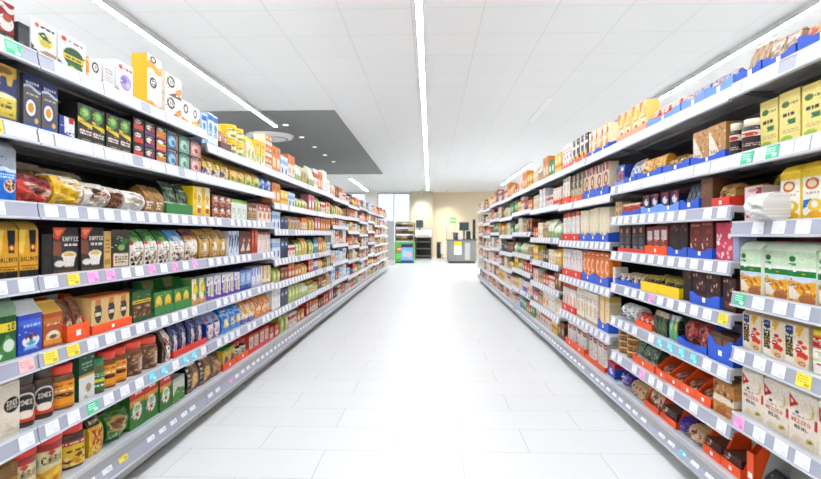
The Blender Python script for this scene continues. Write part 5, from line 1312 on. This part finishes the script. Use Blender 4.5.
# weighing counter with a monitor
d = 22.6
xa, xb = at(415.5, d), at(431, d)
r = link('service_counter', None); r.location = ((xa + xb) / 2, d, 0); W = xb - xa
m = MB()
for sx in (-1, 1):
    m.box(sx * W / 2 - .02, sx * W / 2 + .02, -.3, .3, 0, .92, '4f4a42')
m.box(-W / 2 + .021, W / 2 - .021, .26, .3, .02, .9, '3a3630'); m.build('carcass', 'steel', r)
for z in (.12, .42, .7):
    m = MB(); m.box(-W / 2 + .022, W / 2 - .022, -.28, .255, z, z + .03, '77706a'); m.build('shelf', 'steel', r)
m = MB(); m.prism([(-.34, .93), (.32, .93), (.32, 1.22), (.2, 1.22), (-.34, 1.0)], 'x', -W / 2 - .03, W / 2 + .03, 'dcd8cf'); m.build('sloped_top', 'plastic', r)
m = MB()
for i in range(4):
    m.box(-W * .36 + i * W * .2, -W * .36 + i * W * .2 + .07, -.345, -.341, .95, .985, '6a665e')
m.build('button_row', 'plastic', r)
tag(r, 'dark service counter with a sloped white top by the beige pillar', 'counter')
r = link('computer_monitor', None); r.location = (at(419.5, d), d + .26, 1.221)
m = MB(); m.box(-.15, .15, -.02, .02, .08, .4, '24303a'); m.build('screen_housing', 'plastic', r)
m = MB(); m.box(-.135, .135, -.0225, -.0205, .095, .385, '2f4a58'); m.build('screen', 'glass', r)
m = MB(); m.box(-.03, .03, -.015, .025, .012, .0795, '202428'); m.box(-.1, .1, -.05, .05, 0, .0115, '202428'); m.build('stand', 'plastic', r)
tag(r, 'small dark monitor on the sloped white counter', 'monitor')
# bin by the cream wall
d = 23.6
r = link('waste_bin', None); r.location = (at(439, d), d, 0)
m = MB(); m.box(-.1, .1, -.12, .12, 0, .6, '34322f'); m.build('body', 'plastic', r)
m = MB(); m.prism([(-.12, .601), (.12, .601), (.12, .7), (-.02, .66)], 'x', -.1, .1, '2a2826'); m.build('hood', 'plastic', r)
tag(r, 'narrow black bin at the foot of the cream wall', 'bin')
r = link('notice_stand', None); r.location = (at(442.5, d), d - .25, 0)
m = MB(); m.box(-.09, .09, -.01, .01, .2, .66, 'efece6'); m.build('notice_board', 'card', r)
m = MB(); m.box(-.012, .012, .0105, .03, .012, .6, '8a8680'); m.build('post', 'steel', r)
m = MB(); m.box(-.1, .1, -.1, .1, 0, .0115, '8a8680'); m.build('foot', 'steel', r)
tag(r, 'white notice board on a short post beside the black bin', 'notice')
# checkout
d = 19.4
xa, xb = at(448, d), at(476, d); W = xb - xa; xm = (xa + xb) / 2
r = link('checkout_counter', None); r.location = (xm, d + .8, 0)
m = MB(); m.box(-W / 2, W / 2, -.8, .8, .07, .8, '8f8f89')
for x in (-W * .25, W * .2):
    m.box(x, x + .012, -.802, -.8, .09, .78, '74746e')
m.build('body', 'steel', r)
m = MB(); m.box(-W / 2 + .03, W / 2 - .03, -.77, .77, 0, .069, '3a3a38'); m.build('kick_strip', 'steel', r)
m = MB(); m.box(-W / 2 - .03, W / 2 + .03, -.83, .83, .801, .84, '6a6a66'); m.build('worktop', 'steel', r)
m = MB(); m.box(W / 2 - .4, W / 2 - .22, -.835, -.803, .12, .72, 'c9c8c2'); m.build('end_post', 'steel', r)
m = MB(); m.box(at(454, d) - xm, at(461.5, d) - xm, -.812, -.803, .3, .78, 'f1efea'); m.box(at(454, d) - xm, at(461.5, d) - xm, -.8135, -.8122, .62, .78, 'ecd23a')
for z in (.4, .46, .52):
    m.box(at(455, d) - xm, at(460, d) - xm, -.8135, -.8122, z, z + .018, 'b8b4ac')
p = m.build('notice', 'card', r); p['label'] = 'white notice with a yellow head'
tag(r, 'grey steel checkout counter carrying a white and yellow notice', 'checkout')
r = link('glass_screen', None); r.location = (at(450.8, d), d + .12, .8405)
m = MB()
for x in (-.16, .14):
    m.box(x, x + .02, -.012, .012, 0, .8, 'a8a8a2')
m.box(-.16, .16, -.012, .012, .801, .82, 'a8a8a2'); m.build('frame', 'steel', r)
m = MB(); m.box(-.139, .139, -.004, .004, .02, .79, 'fff'); m.build('pane', M['pane'], r)
m = MB(); m.box(-.03, .2, -.026, -.0125, .58, .78, '7fc868'); m.box(-.01, .18, -.0275, -.0262, .66, .7, 'd4f0c8'); p = m.build('poster', 'card', r); p['label'] = 'bright green poster'
tag(r, 'framed glass screen with a green poster on the checkout counter', 'screen')
r = link('checkout_terminal', None); r.location = (at(464.5, d), d + .35, .8405)
m = MB(); m.box(-.17, .17, -.03, .03, .32, .62, '22282c'); m.build('screen_housing', 'plastic', r)
m = MB(); m.box(-.15, .15, -.0325, -.0305, .34, .6, '33474e'); m.build('screen', 'glass', r)
m = MB(); m.box(-.03, .03, -.02, .02, .016, .3195, '2a2c2e'); m.box(-.12, .12, -.1, .1, 0, .0155, '2a2c2e'); m.build('stand', 'plastic', r)
tag(r, 'black terminal screen standing on the checkout counter', 'terminal')
r = link('card_reader', None); r.location = (at(456, d), d + .3, .8405)
m = MB(); m.box(-.08, .08, -.06, .06, 0, .03, '3a3c3e'); m.build('base', 'plastic', r)
m = MB(); m.prism([(-.06, .0305), (.06, .0305), (.06, .25), (.0, .25)], 'x', -.09, .09, '2c4a44'); m.build('body', 'plastic', r)
tag(r, 'dark green card reader beside the glass screen', 'card reader')
r = link('receipt_printer', None); r.location = (at(460, d), d + .12, .8405)
m = MB(); m.box(-.07, .07, -.1, .1, 0, .16, 'd9dad8'); m.build('body', 'plastic', r)
m = MB(); m.box(-.05, .05, -.02, .02, .1605, .19, 'f4f4f2'); m.build('paper', 'card', r)
tag(r, 'white receipt printer in front of the black terminal', 'printer')
r = link('barcode_scanner', None); r.location = (at(468.5, d), d + .14, .8405)
m = MB(); m.box(-.08, .08, -.1, .1, 0, .06, '1f2123'); m.prism([(.02, .06), (.1, .06), (.1, .3), (.04, .3)], 'x', -.08, .08, '2a2c2e'); m.build('body', 'plastic', r)
tag(r, 'black upright scanner beside the black terminal', 'scanner')
r = link('lane_post', None); r.location = (at(474.3, d), d + .2, .8405)
m = MB(); m.lathe([(.1, 0), (.1, .02)], 20, col='55554f'); m.build('foot', 'steel', r)
m = MB(); m.box(-.05, .05, -.04, .04, .0205, .72, '34342f'); m.build('post', 'steel', r)
tag(r, 'dark post standing on the end of the checkout counter', 'post')

# ------------------------------------------------------------------ say which package is which
groups = {}
for it in ITEMS:
    groups.setdefault((it['look'], it['side'], it['bay'], it['shelf']), []).append(it)
long_ = set()
for (look, side, bay, shelf), its in groups.items():
    row = 'coffee' if side == 'L' else 'baking'
    where = f'on {shelf_name(side, bay, shelf)} {row} shelf, {ORD[bay]} bay'
    plane = LX - .03 if side == 'L' else RX + .03
    seen = lambda y: 0 < px_of(y + .05, plane) < 821
    ys_ = sorted({round(i['y'], 3) for i in its if seen(i['y'])})
    cols = {y: k for k, y in enumerate(ys_)}
    out_ = {y: k for k, y in enumerate(sorted({round(i['y'], 3) for i in its if not seen(i['y'])}))}
    deeps = len({i['deep'] for i in its}) > 1
    for it in its:
        bits = [look.replace(' a ', ' ').replace(' an ', ' ') + ',']
        if not seen(it['y']):
            bits.append('out-of-frame' if len(out_) == 1 else 'out-of-frame-' + ORD[out_[round(it['y'], 3)]])
        elif len(cols) > 1:
            bits.append(ORD[cols[round(it['y'], 3)]])
        if it['ns'] > 1:
            bits.append('lower' if it['stack'] == 0 else 'upper' if it['stack'] == it['ns'] - 1 else 'middle')
        if it['ns'] > 3 and 0 < it['stack'] < it['ns'] - 1:
            bits[-1] = 'second-lowest' if it['stack'] == 1 else 'second-highest'
        if it['deep'] > 0:
            bits.append('behind' if it['deep'] == 1 else 'furthest-back')
        bits.append(where)
        lab = ' '.join(bits)
        if len(lab.replace(',', '').split()) > 16:
            long_.add(look)
        tag(it['o'], lab, it['cat'], (look.split(' with ')[0] + ' row ' + where) if len(its) > 1 else None)
if long_:
    print('LONG LABELS:', long_)
print('ITEMS', len(ITEMS))

# ------------------------------------------------------------------ daylight, camera, exposure
w = bpy.data.worlds.new('daylight'); bpy.context.scene.world = w
w.use_nodes = True
w.node_tree.nodes['Background'].inputs['Color'].default_value = (.82, .90, 1, 1)
w.node_tree.nodes['Background'].inputs['Strength'].default_value = .72
cd = bpy.data.cameras.new('camera'); cam = bpy.data.objects.new('camera', cd); C.objects.link(cam)
cd.sensor_fit = 'HORIZONTAL'; cd.sensor_width = 36; cd.lens = F_PX * 36 / 821
cd.shift_y = -4.5 / 821
cd.clip_start = .05; cd.clip_end = 100
cam.location = (0, 0, EYE)
cam.rotation_euler = (PI / 2, 0, YAW)
cd.dof.use_dof = True; cd.dof.focus_distance = 2.2; cd.dof.aperture_fstop = 5.0
sc = bpy.context.scene
sc.camera = cam
sc.view_settings.view_transform = 'Standard'
sc.view_settings.look = 'None'
sc.view_settings.exposure = 1.06
sc.view_settings.gamma = 1
sc.view_settings.use_curve_mapping = False
try:
    sc.cycles.use_denoising = True
    sc.cycles.max_bounces = 8
    sc.cycles.diffuse_bounces = 5
    sc.cycles.glossy_bounces = 3
    sc.cycles.caustics_reflective = False
    sc.cycles.caustics_refractive = False
    sc.cycles.sample_clamp_indirect = 6
except Exception:
    pass
